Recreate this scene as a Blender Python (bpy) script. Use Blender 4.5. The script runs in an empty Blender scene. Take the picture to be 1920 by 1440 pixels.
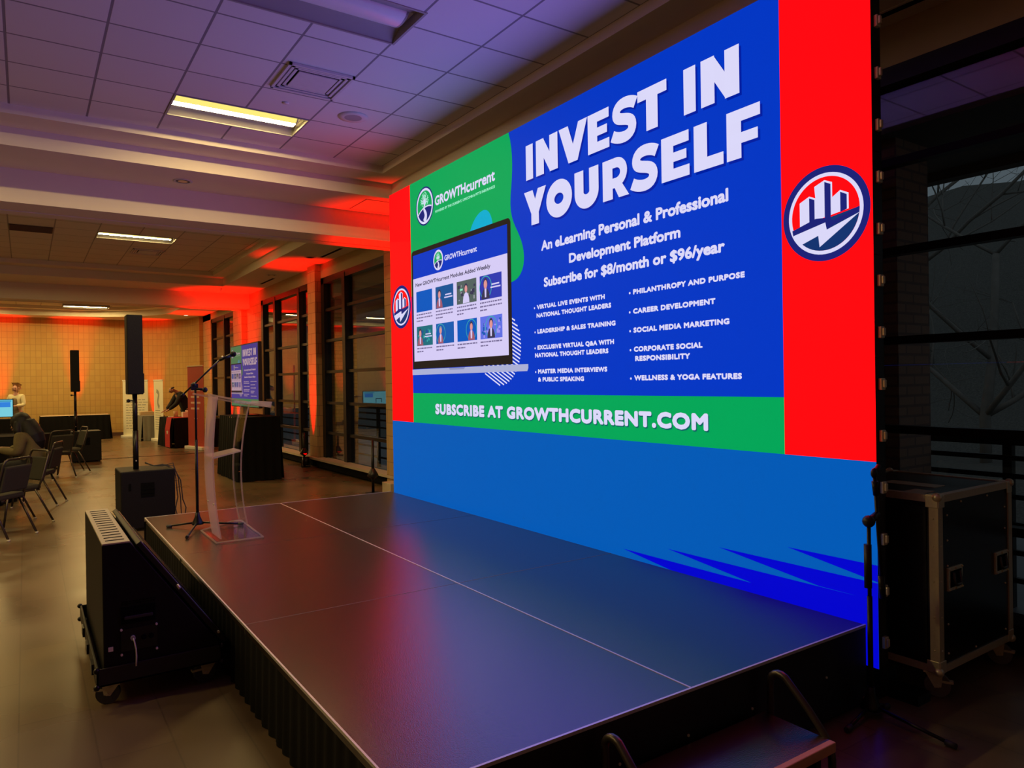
import bpy, bmesh, math, random
from mathutils import Vector, Matrix, Euler
random.seed(7)
SC = bpy.context.scene
COL = SC.collection
PI = math.pi

# ------------------------------------------------------------------ camera, world, exposure
cam_data = bpy.data.cameras.new('camera')
cam_data.sensor_width = 36.0
cam_data.lens = 25.275
cam_data.clip_end = 200
cam = bpy.data.objects.new('camera', cam_data)
COL.objects.link(cam)
cam.matrix_world = Matrix(((0.8277, 0.0147, -0.5610, 0.0),
                           (-0.5609, -0.0063, -0.8278, 0.0),
                           (-0.0157, 0.9999, 0.0044, 1.65),
                           (0, 0, 0, 1)))
SC.camera = cam
SC.view_settings.view_transform = 'Standard'
SC.view_settings.look = 'None'
SC.view_settings.gamma = 1.0
SC.view_settings.use_curve_mapping = False
SC.view_settings.exposure = 0.0
world = bpy.data.worlds.new('dusk_sky')
SC.world = world
world.use_nodes = True
_bg = world.node_tree.nodes['Background']
_bg.inputs[0].default_value = (0.62, 0.78, 0.9, 1)
_bg.inputs[1].default_value = 0.15

LAMP_L = 175.0        # radiance of the lit ceiling lenses
RED_W = 1100.0         # red wall-wash lamps

# ------------------------------------------------------------------ colour / material helpers
def lin(c):
    return tuple((x / 255 / 12.92) if x / 255 <= 0.04045 else ((x / 255 + 0.055) / 1.055) ** 2.4 for x in c)

def _nodes(name):
    m = bpy.data.materials.new(name)
    m.use_nodes = True
    nt = m.node_tree
    return m, nt, nt.nodes['Principled BSDF']

def mat(name, col, rough=0.6, metal=0.0, noise=0.08, scale=18.0, bump=0.0, spec=0.5, coat=0.0, bscale=None):
    """surface with a little procedural colour and roughness variation"""
    m, nt, b = _nodes(name)
    b.inputs['Roughness'].default_value = rough
    b.inputs['Metallic'].default_value = metal
    b.inputs['Specular IOR Level'].default_value = spec
    b.inputs['Coat Weight'].default_value = coat
    tc = nt.nodes.new('ShaderNodeTexCoord')
    nz = nt.nodes.new('ShaderNodeTexNoise')
    nz.inputs['Scale'].default_value = scale
    nz.inputs['Detail'].default_value = 4
    nt.links.new(tc.outputs['Object'], nz.inputs['Vector'])
    mx = nt.nodes.new('ShaderNodeMix'); mx.data_type = 'RGBA'
    mx.inputs['A'].default_value = (*[c * (1 - noise) for c in col], 1)
    mx.inputs['B'].default_value = (*[min(1, c * (1 + noise)) for c in col], 1)
    nt.links.new(nz.outputs['Fac'], mx.inputs['Factor'])
    nt.links.new(mx.outputs['Result'], b.inputs['Base Color'])
    if bump:
        n2 = nz
        if bscale:
            n2 = nt.nodes.new('ShaderNodeTexNoise'); n2.inputs['Scale'].default_value = bscale
            nt.links.new(tc.outputs['Object'], n2.inputs['Vector'])
        bp = nt.nodes.new('ShaderNodeBump'); bp.inputs['Strength'].default_value = bump
        bp.inputs['Distance'].default_value = 0.01
        nt.links.new(n2.outputs['Fac'], bp.inputs['Height'])
        nt.links.new(bp.outputs['Normal'], b.inputs['Normal'])
    return m

def emit(name, col, strength=1.0, sampling='AUTO'):
    m, nt, b = _nodes(name)
    b.inputs['Base Color'].default_value = (0.004, 0.004, 0.004, 1); b.inputs['Specular IOR Level'].default_value = 0.05
    b.inputs['Roughness'].default_value = 0.6
    b.inputs['Emission Color'].default_value = (*col, 1)
    b.inputs['Emission Strength'].default_value = strength
    m.cycles.emission_sampling = sampling
    return m

def brick_mat(name, c1, c2, cm, w, h, mortar, offset=0.0, rough=0.6, mode='XY', shift=(0, 0, 0), bump=0.2, spec=0.5, rvar=0.0, wear=0.0, smooth=0.1):
    m, nt, b = _nodes(name)
    tc = nt.nodes.new('ShaderNodeTexCoord')
    br = nt.nodes.new('ShaderNodeTexBrick')
    br.offset = offset; br.squash = 1.0
    br.inputs['Color1'].default_value = (*c1, 1)
    br.inputs['Color2'].default_value = (*c2, 1)
    br.inputs['Mortar'].default_value = (*cm, 1)
    br.inputs['Scale'].default_value = 1.0
    br.inputs['Mortar Size'].default_value = mortar
    br.inputs['Mortar Smooth'].default_value = smooth
    br.inputs['Brick Width'].default_value = w
    br.inputs['Row Height'].default_value = h
    if mode == 'UV':
        src = tc.outputs['UV']
    elif mode == 'XYZ':      # axis-aligned wall: x+y runs along it, z up
        sp = nt.nodes.new('ShaderNodeSeparateXYZ'); nt.links.new(tc.outputs['Object'], sp.inputs[0])
        ad = nt.nodes.new('ShaderNodeMath'); ad.operation = 'ADD'
        nt.links.new(sp.outputs[0], ad.inputs[0]); nt.links.new(sp.outputs[1], ad.inputs[1])
        cb = nt.nodes.new('ShaderNodeCombineXYZ')
        nt.links.new(ad.outputs[0], cb.inputs[0]); nt.links.new(sp.outputs[2], cb.inputs[1])
        src = cb.outputs[0]
    elif mode == 'YX':       # rows run along y
        sp = nt.nodes.new('ShaderNodeSeparateXYZ'); nt.links.new(tc.outputs['Object'], sp.inputs[0])
        cb = nt.nodes.new('ShaderNodeCombineXYZ')
        nt.links.new(sp.outputs[1], cb.inputs[0]); nt.links.new(sp.outputs[0], cb.inputs[1])
        src = cb.outputs[0]
    else:
        src = tc.outputs['Object']
    mp = nt.nodes.new('ShaderNodeMapping')
    mp.inputs['Location'].default_value = shift
    nt.links.new(src, mp.inputs['Vector'])
    nt.links.new(mp.outputs[0], br.inputs['Vector'])
    out = br.outputs['Color']
    nz = nt.nodes.new('ShaderNodeTexNoise'); nz.inputs['Scale'].default_value = 1.3 if wear else 40
    nz.inputs['Detail'].default_value = 2
    nt.links.new(tc.outputs['Object'], nz.inputs['Vector'])
    if wear:
        mx = nt.nodes.new('ShaderNodeMix'); mx.data_type = 'RGBA'; mx.blend_type = 'MULTIPLY'
        mx.inputs['Factor'].default_value = wear
        nt.links.new(out, mx.inputs['A'])
        rp = nt.nodes.new('ShaderNodeValToRGB')
        rp.color_ramp.elements[0].position = 0.3; rp.color_ramp.elements[0].color = (0.45, 0.42, 0.4, 1)
        rp.color_ramp.elements[1].position = 0.7; rp.color_ramp.elements[1].color = (1, 1, 1, 1)
        nt.links.new(nz.outputs['Fac'], rp.inputs[0])
        nt.links.new(rp.outputs[0], mx.inputs['B'])
        out = mx.outputs['Result']
    nt.links.new(out, b.inputs['Base Color'])
    b.inputs['Roughness'].default_value = rough
    b.inputs['Specular IOR Level'].default_value = spec
    if rvar:
        mr = nt.nodes.new('ShaderNodeMapRange')
        mr.inputs['From Min'].default_value = 0.3; mr.inputs['From Max'].default_value = 0.7
        mr.inputs['To Min'].default_value = rough - rvar; mr.inputs['To Max'].default_value = rough + rvar
        nt.links.new(nz.outputs['Fac'], mr.inputs[0]); nt.links.new(mr.outputs[0], b.inputs['Roughness'])
    if bump:
        inv = nt.nodes.new('ShaderNodeMath'); inv.operation = 'SUBTRACT'; inv.inputs[0].default_value = 1
        nt.links.new(br.outputs['Fac'], inv.inputs[1])
        bp = nt.nodes.new('ShaderNodeBump'); bp.inputs['Strength'].default_value = bump
        bp.inputs['Distance'].default_value = 0.004
        nt.links.new(inv.outputs[0], bp.inputs['Height']); nt.links.new(bp.outputs['Normal'], b.inputs['Normal'])
    return m

def glass_mat(name, tint=(1, 1, 1), ior=1.5, haze=0.0, hazecol=(0.8, 0.8, 0.8), rough=0.0, graze=1.0):
    m = bpy.data.materials.new(name); m.use_nodes = True
    nt = m.node_tree; nt.nodes.clear()
    out = nt.nodes.new('ShaderNodeOutputMaterial')
    tr = nt.nodes.new('ShaderNodeBsdfTransparent'); tr.inputs[0].default_value = (*tint, 1)
    gl = nt.nodes.new('ShaderNodeBsdfGlossy'); gl.inputs['Roughness'].default_value = rough
    f0 = ((ior - 1) / (ior + 1)) ** 2
    lw = nt.nodes.new('ShaderNodeLayerWeight'); lw.inputs['Blend'].default_value = 0.5
    pw = nt.nodes.new('ShaderNodeMath'); pw.operation = 'POWER'; pw.inputs[1].default_value = 5.0
    ma = nt.nodes.new('ShaderNodeMath'); ma.operation = 'MULTIPLY_ADD'; ma.inputs[1].default_value = graze * (1 - f0); ma.inputs[2].default_value = f0
    nt.links.new(lw.outputs['Facing'], pw.inputs[0]); nt.links.new(pw.outputs[0], ma.inputs[0])
    mx = nt.nodes.new('ShaderNodeMixShader')
    nt.links.new(ma.outputs[0], mx.inputs[0]); nt.links.new(tr.outputs[0], mx.inputs[1]); nt.links.new(gl.outputs[0], mx.inputs[2])
    last = mx.outputs[0]
    if haze:
        df = nt.nodes.new('ShaderNodeBsdfDiffuse'); df.inputs[0].default_value = (*hazecol, 1)
        tl = nt.nodes.new('ShaderNodeBsdfTranslucent'); tl.inputs[0].default_value = (*hazecol, 1)
        ad = nt.nodes.new('ShaderNodeMixShader'); ad.inputs[0].default_value = 0.5
        nt.links.new(df.outputs[0], ad.inputs[1]); nt.links.new(tl.outputs[0], ad.inputs[2])
        m2 = nt.nodes.new('ShaderNodeMixShader'); m2.inputs[0].default_value = haze
        nt.links.new(last, m2.inputs[1]); nt.links.new(ad.outputs[0], m2.inputs[2]); last = m2.outputs[0]
    nt.links.new(last, out.inputs[0])
    return m

# ------------------------------------------------------------------ mesh builder
class MB:
    def __init__(s): s.v = []; s.f = []; s.m = []; s.s = []
    def add(s, vs, fs, mi=0, sm=False):
        o = len(s.v); s.v += [tuple(p) for p in vs]
        for f in fs: s.f.append(tuple(i + o for i in f)); s.m.append(mi); s.s.append(sm)
        return s
    def box(s, a, b, mi=0):
        x0, y0, z0 = [min(p, q) for p, q in zip(a, b)]; x1, y1, z1 = [max(p, q) for p, q in zip(a, b)]
        return s.add([(x0, y0, z0), (x1, y0, z0), (x1, y1, z0), (x0, y1, z0), (x0, y0, z1), (x1, y0, z1), (x1, y1, z1), (x0, y1, z1)],
                     [(0, 3, 2, 1), (4, 5, 6, 7), (0, 1, 5, 4), (1, 2, 6, 5), (2, 3, 7, 6), (3, 0, 4, 7)], mi)
    def obox(s, c, size, M, mi=0):
        hx, hy, hz = [q / 2 for q in size]; c = Vector(c)
        P = [c + M @ Vector((x * hx, y * hy, z * hz)) for z in (-1, 1) for x, y in ((-1, -1), (1, -1), (1, 1), (-1, 1))]
        return s.add(P, [(0, 3, 2, 1), (4, 5, 6, 7), (0, 1, 5, 4), (1, 2, 6, 5), (2, 3, 7, 6), (3, 0, 4, 7)], mi)
    def quad(s, a, b, c, d, mi=0): return s.add([a, b, c, d], [(0, 1, 2, 3)], mi)
    def cyl(s, p0, p1, r0, r1=None, n=16, mi=0, caps=True):
        r1 = r0 if r1 is None else r1
        p0 = Vector(p0); p1 = Vector(p1); d = (p1 - p0).normalized()
        u = d.orthogonal().normalized(); w = d.cross(u)
        P = []
        for p, r in ((p0, r0), (p1, r1)):
            P += [p + (u * math.cos(2 * PI * i / n) + w * math.sin(2 * PI * i / n)) * r for i in range(n)]
        F = [(i, (i + 1) % n, n + (i + 1) % n, n + i) for i in range(n)]
        s.add(P, F, mi, True)
        if caps:
            o = len(s.v) - 2 * n
            s.f.append(tuple(o + i for i in reversed(range(n)))); s.m.append(mi); s.s.append(False)
            s.f.append(tuple(o + n + i for i in range(n))); s.m.append(mi); s.s.append(False)
        return s
    def tube(s, pts, r, n=10, mi=0, closed=False):
        pts = [Vector(p) for p in pts]; L = len(pts); rings = []
        rr = r if isinstance(r, (list, tuple)) else [r] * L
        up = None
        for i, p in enumerate(pts):
            a = pts[(i - 1) % L] if closed or i > 0 else p; b = pts[(i + 1) % L] if closed or i < L - 1 else p
            d = (b - a).normalized()
            if up is None: u = d.orthogonal().normalized()
            else:
                u = up - d * up.dot(d)
                u = u.normalized() if u.length > 1e-6 else d.orthogonal().normalized()
            up = u; w = d.cross(u)
            rings.append([p + (u * math.cos(2 * PI * k / n) + w * math.sin(2 * PI * k / n)) * rr[i] for k in range(n)])
        V = [q for R in rings for q in R]; F = []
        for i in range(L if closed else L - 1):
            j = (i + 1) % L
            F += [(i * n + k, i * n + (k + 1) % n, j * n + (k + 1) % n, j * n + k) for k in range(n)]
        s.add(V, F, mi, True)
        if not closed:
            o = len(s.v) - len(V)
            s.f.append(tuple(o + i for i in reversed(range(n)))); s.m.append(mi); s.s.append(False)
            s.f.append(tuple(o + (L - 1) * n + i for i in range(n))); s.m.append(mi); s.s.append(False)
        return s
    def lathe(s, prof, c=(0, 0, 0), n=24, mi=0, axis='Z'):
        """prof: (radius, height) pairs"""
        c = Vector(c); V = []; L = len(prof)
        for r, h in prof:
            for k in range(n):
                a = 2 * PI * k / n; x, y = r * math.cos(a), r * math.sin(a)
                V.append(c + (Vector((x, y, h)) if axis == 'Z' else Vector((h, x, y)) if axis == 'X' else Vector((y, h, x))))
        F = [(i * n + k, i * n + (k + 1) % n, (i + 1) * n + (k + 1) % n, (i + 1) * n + k) for i in range(L - 1) for k in range(n)]
        return s.add(V, F, mi, True)
    def prism(s, poly, axis, a, b, mi=0):
        """poly in the two other axes (order x,y,z minus axis), extruded a..b"""
        def P(p, h): return (h, p[0], p[1]) if axis == 'X' else (p[0], h, p[1]) if axis == 'Y' else (p[0], p[1], h)
        n = len(poly)
        V = [P(p, a) for p in poly] + [P(p, b) for p in poly]
        F = [tuple(reversed(range(n))), tuple(range(n, 2 * n))] + [(i, (i + 1) % n, n + (i + 1) % n, n + i) for i in range(n)]
        return s.add(V, F, mi)
    def ball(s, c, r, n=12, mi=0, sc=(1, 1, 1)):
        V = []; F = []; c = Vector(c); h = n // 2
        for i in range(h + 1):
            t = PI * i / h
            for k in range(n):
                a = 2 * PI * k / n
                V.append(c + Vector((r * sc[0] * math.sin(t) * math.cos(a), r * sc[1] * math.sin(t) * math.sin(a), r * sc[2] * math.cos(t))))
        for i in range(h):
            F += [(i * n + k, (i + 1) * n + k, (i + 1) * n + (k + 1) % n, i * n + (k + 1) % n) for k in range(n)]
        return s.add(V, F, mi, True)
    def build(s, name, mats, parent=None, loc=(0, 0, 0), bevel=0.0, merge=False, recalc=True):
        me = bpy.data.meshes.new(name)
        me.from_pydata(s.v, [], s.f)
        if not isinstance(mats, (list, tuple)): mats = [mats]
        for m in mats: me.materials.append(m)
        me.polygons.foreach_set('material_index', s.m)
        me.polygons.foreach_set('use_smooth', s.s)
        if recalc or merge:
            bm = bmesh.new(); bm.from_mesh(me)
            if merge: bmesh.ops.remove_doubles(bm, verts=bm.verts, dist=1e-5)
            if recalc: bmesh.ops.recalc_face_normals(bm, faces=bm.faces)
            bm.to_mesh(me); bm.free()
        o = bpy.data.objects.new(name, me); COL.objects.link(o)
        o.location = loc
        if parent: o.parent = parent
        if bevel:
            bv = o.modifiers.new('bevel', 'BEVEL'); bv.width = bevel; bv.segments = 2; bv.limit_method = 'ANGLE'
        return o

def each(mb, name, mats, parent=None, bevel=0.0):
    """one object per loose piece of mb"""
    par = list(range(len(mb.v)))
    def find(i):
        while par[i] != i: par[i] = par[par[i]]; i = par[i]
        return i
    for f in mb.f:
        for i in f[1:]: par[find(i)] = find(f[0])
    groups = {}
    for k, f in enumerate(mb.f): groups.setdefault(find(f[0]), []).append(k)
    out = []
    for ks in groups.values():
        q = MB(); idx = {}
        for k in ks:
            g = []
            for i in mb.f[k]:
                if i not in idx: idx[i] = len(q.v); q.v.append(mb.v[i])
                g.append(idx[i])
            q.f.append(tuple(g)); q.m.append(mb.m[k]); q.s.append(mb.s[k])
        out.append(q.build(name, mats, parent, bevel=bevel))
    return out

def thing(name, label, cat, loc=(0, 0, 0), rz=0.0, group=None):
    o = bpy.data.objects.new(name, None); COL.objects.link(o)
    o.empty_display_size = 0.1
    o.location = loc; o.rotation_euler = (0, 0, rz)
    o['label'] = label; o['category'] = cat
    if group: o['group'] = group
    return o
def tag(o, label, cat, group=None):
    o['label'] = label; o['category'] = cat
    if group: o['group'] = group
    return o
def struct(o): o['kind'] = 'structure'; return o
def dup(root, loc, rz, label, group=None):
    r = root.copy(); COL.objects.link(r); r.location = loc; r.rotation_euler = (0, 0, rz); r['label'] = label
    if group: r['group'] = group
    for ch in list(root.children):
        c = ch.copy(); COL.objects.link(c); c.parent = r
        for g in list(ch.children):
            d = g.copy(); COL.objects.link(d); d.parent = c
    return r

# ------------------------------------------------------------------ materials
M_floor = brick_mat('floor_planks', (0.15, 0.1, 0.053), (0.18, 0.122, 0.065), (0.12, 0.08, 0.043), 1.23, 0.3, 0.004, offset=0.5, rough=0.3, mode='YX', shift=(0.03, 0.05, 0), bump=0.0, rvar=0.05, wear=0.5)
M_tile = brick_mat('ceiling_tile', (0.72, 0.69, 0.68), (0.76, 0.73, 0.72), (0.26, 0.24, 0.25), 0.623, 0.565, 0.011, mode='XY', shift=(-1.16 + 0.623 * 8, -7.085 + 0.565 * 30, 0), rough=0.9, bump=0.35, smooth=0.3)
M_tile2 = brick_mat('rear_ceiling_tile', (0.68, 0.63, 0.55), (0.72, 0.67, 0.58), (0.36, 0.33, 0.28), 0.623, 0.6, 0.011, mode='XY', shift=(-1.06 + 0.623 * 20, -14.0 + 0.6 * 40, 0), rough=0.9, bump=0.3, smooth=0.3)
M_soffit = mat('painted_soffit', (0.82, 0.73, 0.6), 0.85, noise=0.03, scale=4)
M_wall = brick_mat('tan_block_wall', (0.51, 0.325, 0.095), (0.55, 0.365, 0.11), (0.38, 0.235, 0.075), 0.15, 0.205, 0.006, mode='UV', rough=0.7, bump=0.4)
M_pier = brick_mat('tan_block_pier', (0.50, 0.33, 0.15), (0.54, 0.37, 0.17), (0.3, 0.2, 0.1), 0.4, 0.205, 0.006, mode='XYZ', offset=0.5, rough=0.7, bump=0.4)
M_plain = mat('tan_painted_wall', (0.5, 0.37, 0.2), 0.8, noise=0.05, scale=3)
M_bronze = mat('dark_bronze_frame', (0.016, 0.013, 0.012), 0.4, 0.3)
M_glass = glass_mat('window_glass', (0.9, 0.92, 0.92), 1.75)
M_ledge = mat('cream_ledge', (0.6, 0.5, 0.36), 0.5)
M_dark = mat('dark_void', (0.003, 0.003, 0.003), 0.9, spec=0.1)
M_brick = brick_mat('exterior_brick', (0.36, 0.22, 0.16), (0.4, 0.25, 0.18), (0.25, 0.17, 0.14), 0.22, 0.075, 0.01, mode='XYZ', offset=0.5, rough=0.9, bump=0.5)
M_mulch = mat('leaf_mulch', (0.13, 0.12, 0.105), 0.95, noise=0.85, scale=30, bump=0.5)
M_paving = mat('wet_paving', (0.2, 0.21, 0.22), 0.35, noise=0.2, scale=2)
M_bark = mat('grey_bark', (0.26, 0.23, 0.2), 0.9, noise=0.3, scale=8)
M_alu = mat('brushed_aluminium', (0.66, 0.57, 0.38), 0.4, 0.4, noise=0.1, scale=60)
M_steel = mat('zinc_steel', (0.75, 0.68, 0.46), 0.4, 0.5, noise=0.15, scale=50)
M_deck = mat('black_stage_vinyl', (0.034, 0.024, 0.017), 0.22, noise=0.2, scale=160, bump=0.12, spec=1.0, bscale=260)
M_trim = mat('stage_edge_trim', (0.72, 0.68, 0.66), 0.4, 0.5)
M_skirt = mat('black_stage_skirt', (0.004, 0.0035, 0.003), 0.9, noise=0.2, scale=30, spec=0.2)
M_cloth = mat('black_tablecloth', (0.004, 0.0035, 0.0035), 0.9, noise=0.2, scale=30, spec=0.2)
M_blackp = mat('black_plastic', (0.007, 0.006, 0.006), 0.45, noise=0.15, scale=40)
M_blackw = mat('black_paint_texture', (0.006, 0.005, 0.0045), 0.6, noise=0.25, scale=90, bump=0.15, spec=0.25)
M_blackm = mat('black_metal', (0.012, 0.011, 0.011), 0.35, 0.4)
M_grille = mat('speaker_grille', (0.007, 0.007, 0.008), 0.55, 0.2, noise=0.4, scale=220, bump=0.3, spec=0.3)
M_rubber = mat('dark_rubber', (0.03, 0.03, 0.032), 0.6)
M_wheel = mat('grey_wheel_rubber', (0.13, 0.12, 0.1), 0.55)
M_caster = mat('blue_grey_rubber', (0.045, 0.05, 0.06), 0.5)
M_lam = mat('black_laminate', (0.011, 0.009, 0.008), 0.28, noise=0.3, scale=25)
M_khaki = mat('khaki_top_plate', (0.5, 0.44, 0.26), 0.5, noise=0.06)
M_brkt = mat('zinc_bracket', (0.62, 0.58, 0.4), 0.45, 0.25, noise=0.15)
M_white = mat('white_paint', (0.85, 0.82, 0.72), 0.5, noise=0.02)
M_grey = mat('grey_plastic', (0.4, 0.4, 0.4), 0.5)
M_wood = mat('orange_wood_nosing', (0.62, 0.3, 0.17), 0.5, noise=0.25, scale=14)
M_acr = glass_mat('clear_acrylic', (0.96, 0.96, 0.97), 1.3, 0.0, (0.9, 0.8, 0.75), 0.02, 0.3)
M_acrf = glass_mat('frosted_acrylic', (0.95, 0.93, 0.94), 1.3, 0.36, (0.88, 0.66, 0.44), 0.15, 0.3)
M_edge = glass_mat('acrylic_edge_glow', (0.9, 0.9, 0.9), 1.3, 0.3, (0.92, 0.74, 0.52), 0.1, 0.3)  # pale haze paints in the light glowing along acrylic edges
M_seat = mat('olive_charcoal_fabric', (0.034, 0.03, 0.02), 0.9, noise=0.25, scale=150)
M_cframe = mat('brown_chair_frame', (0.09, 0.075, 0.06), 0.35, 0.7)
M_glide = mat('pale_chair_glide', (0.6, 0.55, 0.42), 0.5)
M_skin = mat('skin', (0.55, 0.3, 0.19), 0.55, noise=0.06)
M_skin2 = mat('tan_skin', (0.42, 0.23, 0.14), 0.55, noise=0.06)
M_cream = mat('cream_wool', (0.72, 0.64, 0.42), 0.9, noise=0.08)
M_olive = mat('olive_knit', (0.17, 0.135, 0.06), 0.95, noise=0.2, scale=80)
M_dress = mat('olive_dress', (0.2, 0.16, 0.1), 0.9)
M_hairb = mat('black_hair', (0.005, 0.004, 0.004), 0.6, noise=0.3, scale=60)
M_hairr = mat('auburn_hair', (0.3, 0.13, 0.05), 0.5, noise=0.3, scale=60)
M_suit = mat('black_suit', (0.012, 0.011, 0.012), 0.85)
M_shoe = mat('dark_shoe', (0.03, 0.02, 0.015), 0.4)
M_banw = mat('white_banner_cloth', (0.8, 0.76, 0.58), 0.7, noise=0.03)
M_banr = mat('red_banner_cloth', (0.5, 0.05, 0.025), 0.6, noise=0.05)
M_redc = mat('red_table_runner', (0.52, 0.012, 0.012), 0.75)
M_greyc = mat('grey_tablecloth', (0.2, 0.19, 0.16), 0.85)
M_inkg = mat('grey_ink', (0.33, 0.33, 0.28), 0.7)
M_inkp = mat('pale_ink', (0.85, 0.5, 0.4), 0.7)
M_inkd = mat('dark_ink', (0.1, 0.09, 0.08), 0.7)
M_reflector = mat('white_reflector', (0.85, 0.83, 0.8), 0.35, noise=0.01)
M_vent = mat('white_vent_metal', (0.66, 0.62, 0.62), 0.6)
M_card = mat('cardboard_box', (0.6, 0.45, 0.25), 0.8)
M_skinp = mat('pink_skin', (0.6, 0.31, 0.24), 0.5, noise=0.05)

# ------------------------------------------------------------------ lettering
_tc = {}
def text2d(body, spacing=1.0, fat=0.0):
    key = (body, spacing, fat)
    if key in _tc: return _tc[key]
    cu = bpy.data.curves.new('lettering', 'FONT')
    cu.body = body; cu.resolution_u = 3; cu.space_character = spacing; cu.offset = fat
    o = bpy.data.objects.new('lettering', cu); COL.objects.link(o)
    dg = bpy.context.evaluated_depsgraph_get()
    me = o.evaluated_get(dg).to_mesh()
    V = [(v.co.x, v.co.y) for v in me.vertices]; F = [tuple(p.vertices) for p in me.polygons]
    o.evaluated_get(dg).to_mesh_clear()
    bpy.data.objects.remove(o); bpy.data.curves.remove(cu)
    _tc[key] = (V, F)
    return V, F
def _capH():
    V, F = text2d('H'); return max(v[1] for v in V)
CAP = _capH()

def put_text(mb, P, body, s0, s1, base, cap, layer, mi, bold=0.0, spacing=1.0, n=10):
    """fit body between s0 and s1, cap height cap, on baseline base"""
    V, F = text2d(body, spacing)
    x0 = min(v[0] for v in V); x1 = max(v[0] for v in V)
    kx = (s1 - s0 - 2 * bold) / (x1 - x0); ky = (cap - 2 * bold) / CAP; yo = 0.0
    offs = [(0, 0)] + ([(math.cos(2 * PI * k / n + 0.4) * bold, math.sin(2 * PI * k / n + 0.4) * bold) for k in range(n)] if bold else [])
    for q, (dx, dy) in enumerate(offs):
        mb.add([P(s0 + bold + (x - x0) * kx + dx, base + bold + (y + yo) * ky + dy, layer + q * 0.01) for x, y in V], F, mi)

def stroke(pts, w, closed=False):
    """flat ribbon of width w along 2-D points -> (verts, faces)"""
    V = []; F = []; n = len(pts)
    for i, (x, y) in enumerate(pts):
        a = pts[i - 1] if i or closed else pts[i]; b = pts[(i + 1) % n] if i < n - 1 or closed else pts[i]
        dx, dy = b[0] - a[0], b[1] - a[1]; L = math.hypot(dx, dy) or 1
        ww = w[i] if isinstance(w, (list, tuple)) else w
        nx, ny = -dy / L * ww / 2, dx / L * ww / 2
        V += [(x + nx, y + ny), (x - nx, y - ny)]
    for i in range(n if closed else n - 1):
        j = (i + 1) % n; F.append((2 * i, 2 * i + 1, 2 * j + 1, 2 * j))
    return V, F
def bez(p0, p1, p2, p3, n=10):
    return [tuple(p0[k] * (1 - t) ** 3 + 3 * p1[k] * t * (1 - t) ** 2 + 3 * p2[k] * t * t * (1 - t) + p3[k] * t ** 3 for k in (0, 1)) for t in [i / n for i in range(n + 1)]]
def arc2(cx, cy, rx, ry, a0, a1, n=28):
    return [(cx + rx * math.cos(math.radians(a0 + (a1 - a0) * i / n)), cy + ry * math.sin(math.radians(a0 + (a1 - a0) * i / n))) for i in range(n + 1)]

def glyph(ch, w, h, st):
    """heavy geometric capital in a w x h box: list of (verts, faces)"""
    b = h * 0.245
    rect = lambda x0, y0, x1, y1: ([(x0, y0), (x1, y0), (x1, y1), (x0, y1)], [(0, 1, 2, 3)])
    pg = lambda *p: (list(p), [tuple(range(len(p)))])
    if ch == 'I': return [rect(0, 0, w, h)]
    if ch == 'N': return [rect(0, 0, st, h), rect(w - st, 0, w, h), pg((0, h), (st * 0.95, h), (w, 0), (w - st * 0.95, 0))]
    if ch == 'V': return [pg((0, h), (st * 1.08, h), (w / 2 + st * 0.52, 0), (w / 2 - st * 0.52, 0)), pg((w, h), (w - st * 1.0, h), (w / 2 - st * 0.52, 0), (w / 2 + st * 0.52, 0))]
    if ch == 'E': return [rect(0, 0, st, h), rect(0, 0, w, b), rect(0, h - b, w * 0.985, h), rect(0, h * 0.395, w * 0.9, h * 0.605)]
    if ch == 'F': return [rect(0, 0, st, h), rect(0, h - b * 1.02, w, h), rect(0, h * 0.30, w * 0.93, h * 0.52)]
    if ch == 'L': return [rect(0, 0, st, h), rect(0, 0, w, b * 1.05)]
    if ch == 'T': return [rect(0, h - b * 1.05, w, h), rect(w / 2 - st / 2, 0, w / 2 + st / 2, h)]
    if ch == 'Y': return [pg((0, h), (st * 1.15, h), (w / 2 + st * 0.5, h * 0.33), (w / 2 - st * 0.5, h * 0.33)), pg((w, h), (w - st * 1.05, h), (w / 2 - st * 0.5, h * 0.33), (w / 2 + st * 0.5, h * 0.33)), rect(w / 2 - st / 2, 0, w / 2 + st / 2, h * 0.4)]
    if ch == 'O': return [stroke(arc2(w / 2, h / 2, w / 2 - st * 0.5, h / 2 - st * 0.46, 0, 350, 35), st, True)]
    if ch == 'U':
        c = [(st / 2, h)] + arc2(w / 2, h * 0.42, w / 2 - st / 2, h * 0.42 - st * 0.46, 180, 360, 22) + [(w - st / 2, h)]
        return [stroke(c, st)]
    if ch == 'R':
        c = [(st * 0.5, h - b * 0.5), (w * 0.5, h - b * 0.5)] + arc2(w * 0.52, h * 0.63, w * 0.48 - st * 0.5, h * 0.37 - b * 0.5, 88, -88, 18) + [(w * 0.5, h * 0.26 + b * 0.5), (st * 0.5, h * 0.26 + b * 0.5)]
        return [rect(0, 0, st, h), stroke(c, b), pg((w * 0.40, h * 0.36), (w * 0.72, h * 0.36), (w, 0), (w * 0.62, 0))]
    if ch == 'S':
        hb = b / 2
        c = bez((w * 0.95, h * 0.80), (w * 0.72, h * 0.94), (w * 0.19, h * 0.98), (w * 0.20, h * 0.70), 12)[:-1]
        c += bez((w * 0.20, h * 0.70), (w * 0.2, h * 0.47), (w * 0.82, h * 0.58), (w * 0.82, h * 0.30), 14)[:-1]
        c += bez((w * 0.82, h * 0.30), (w * 0.82, h * 0.02), (w * 0.30, h * 0.06), (w * 0.04, h * 0.21), 12)
        return [stroke(c, b * 1.12)]

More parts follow.
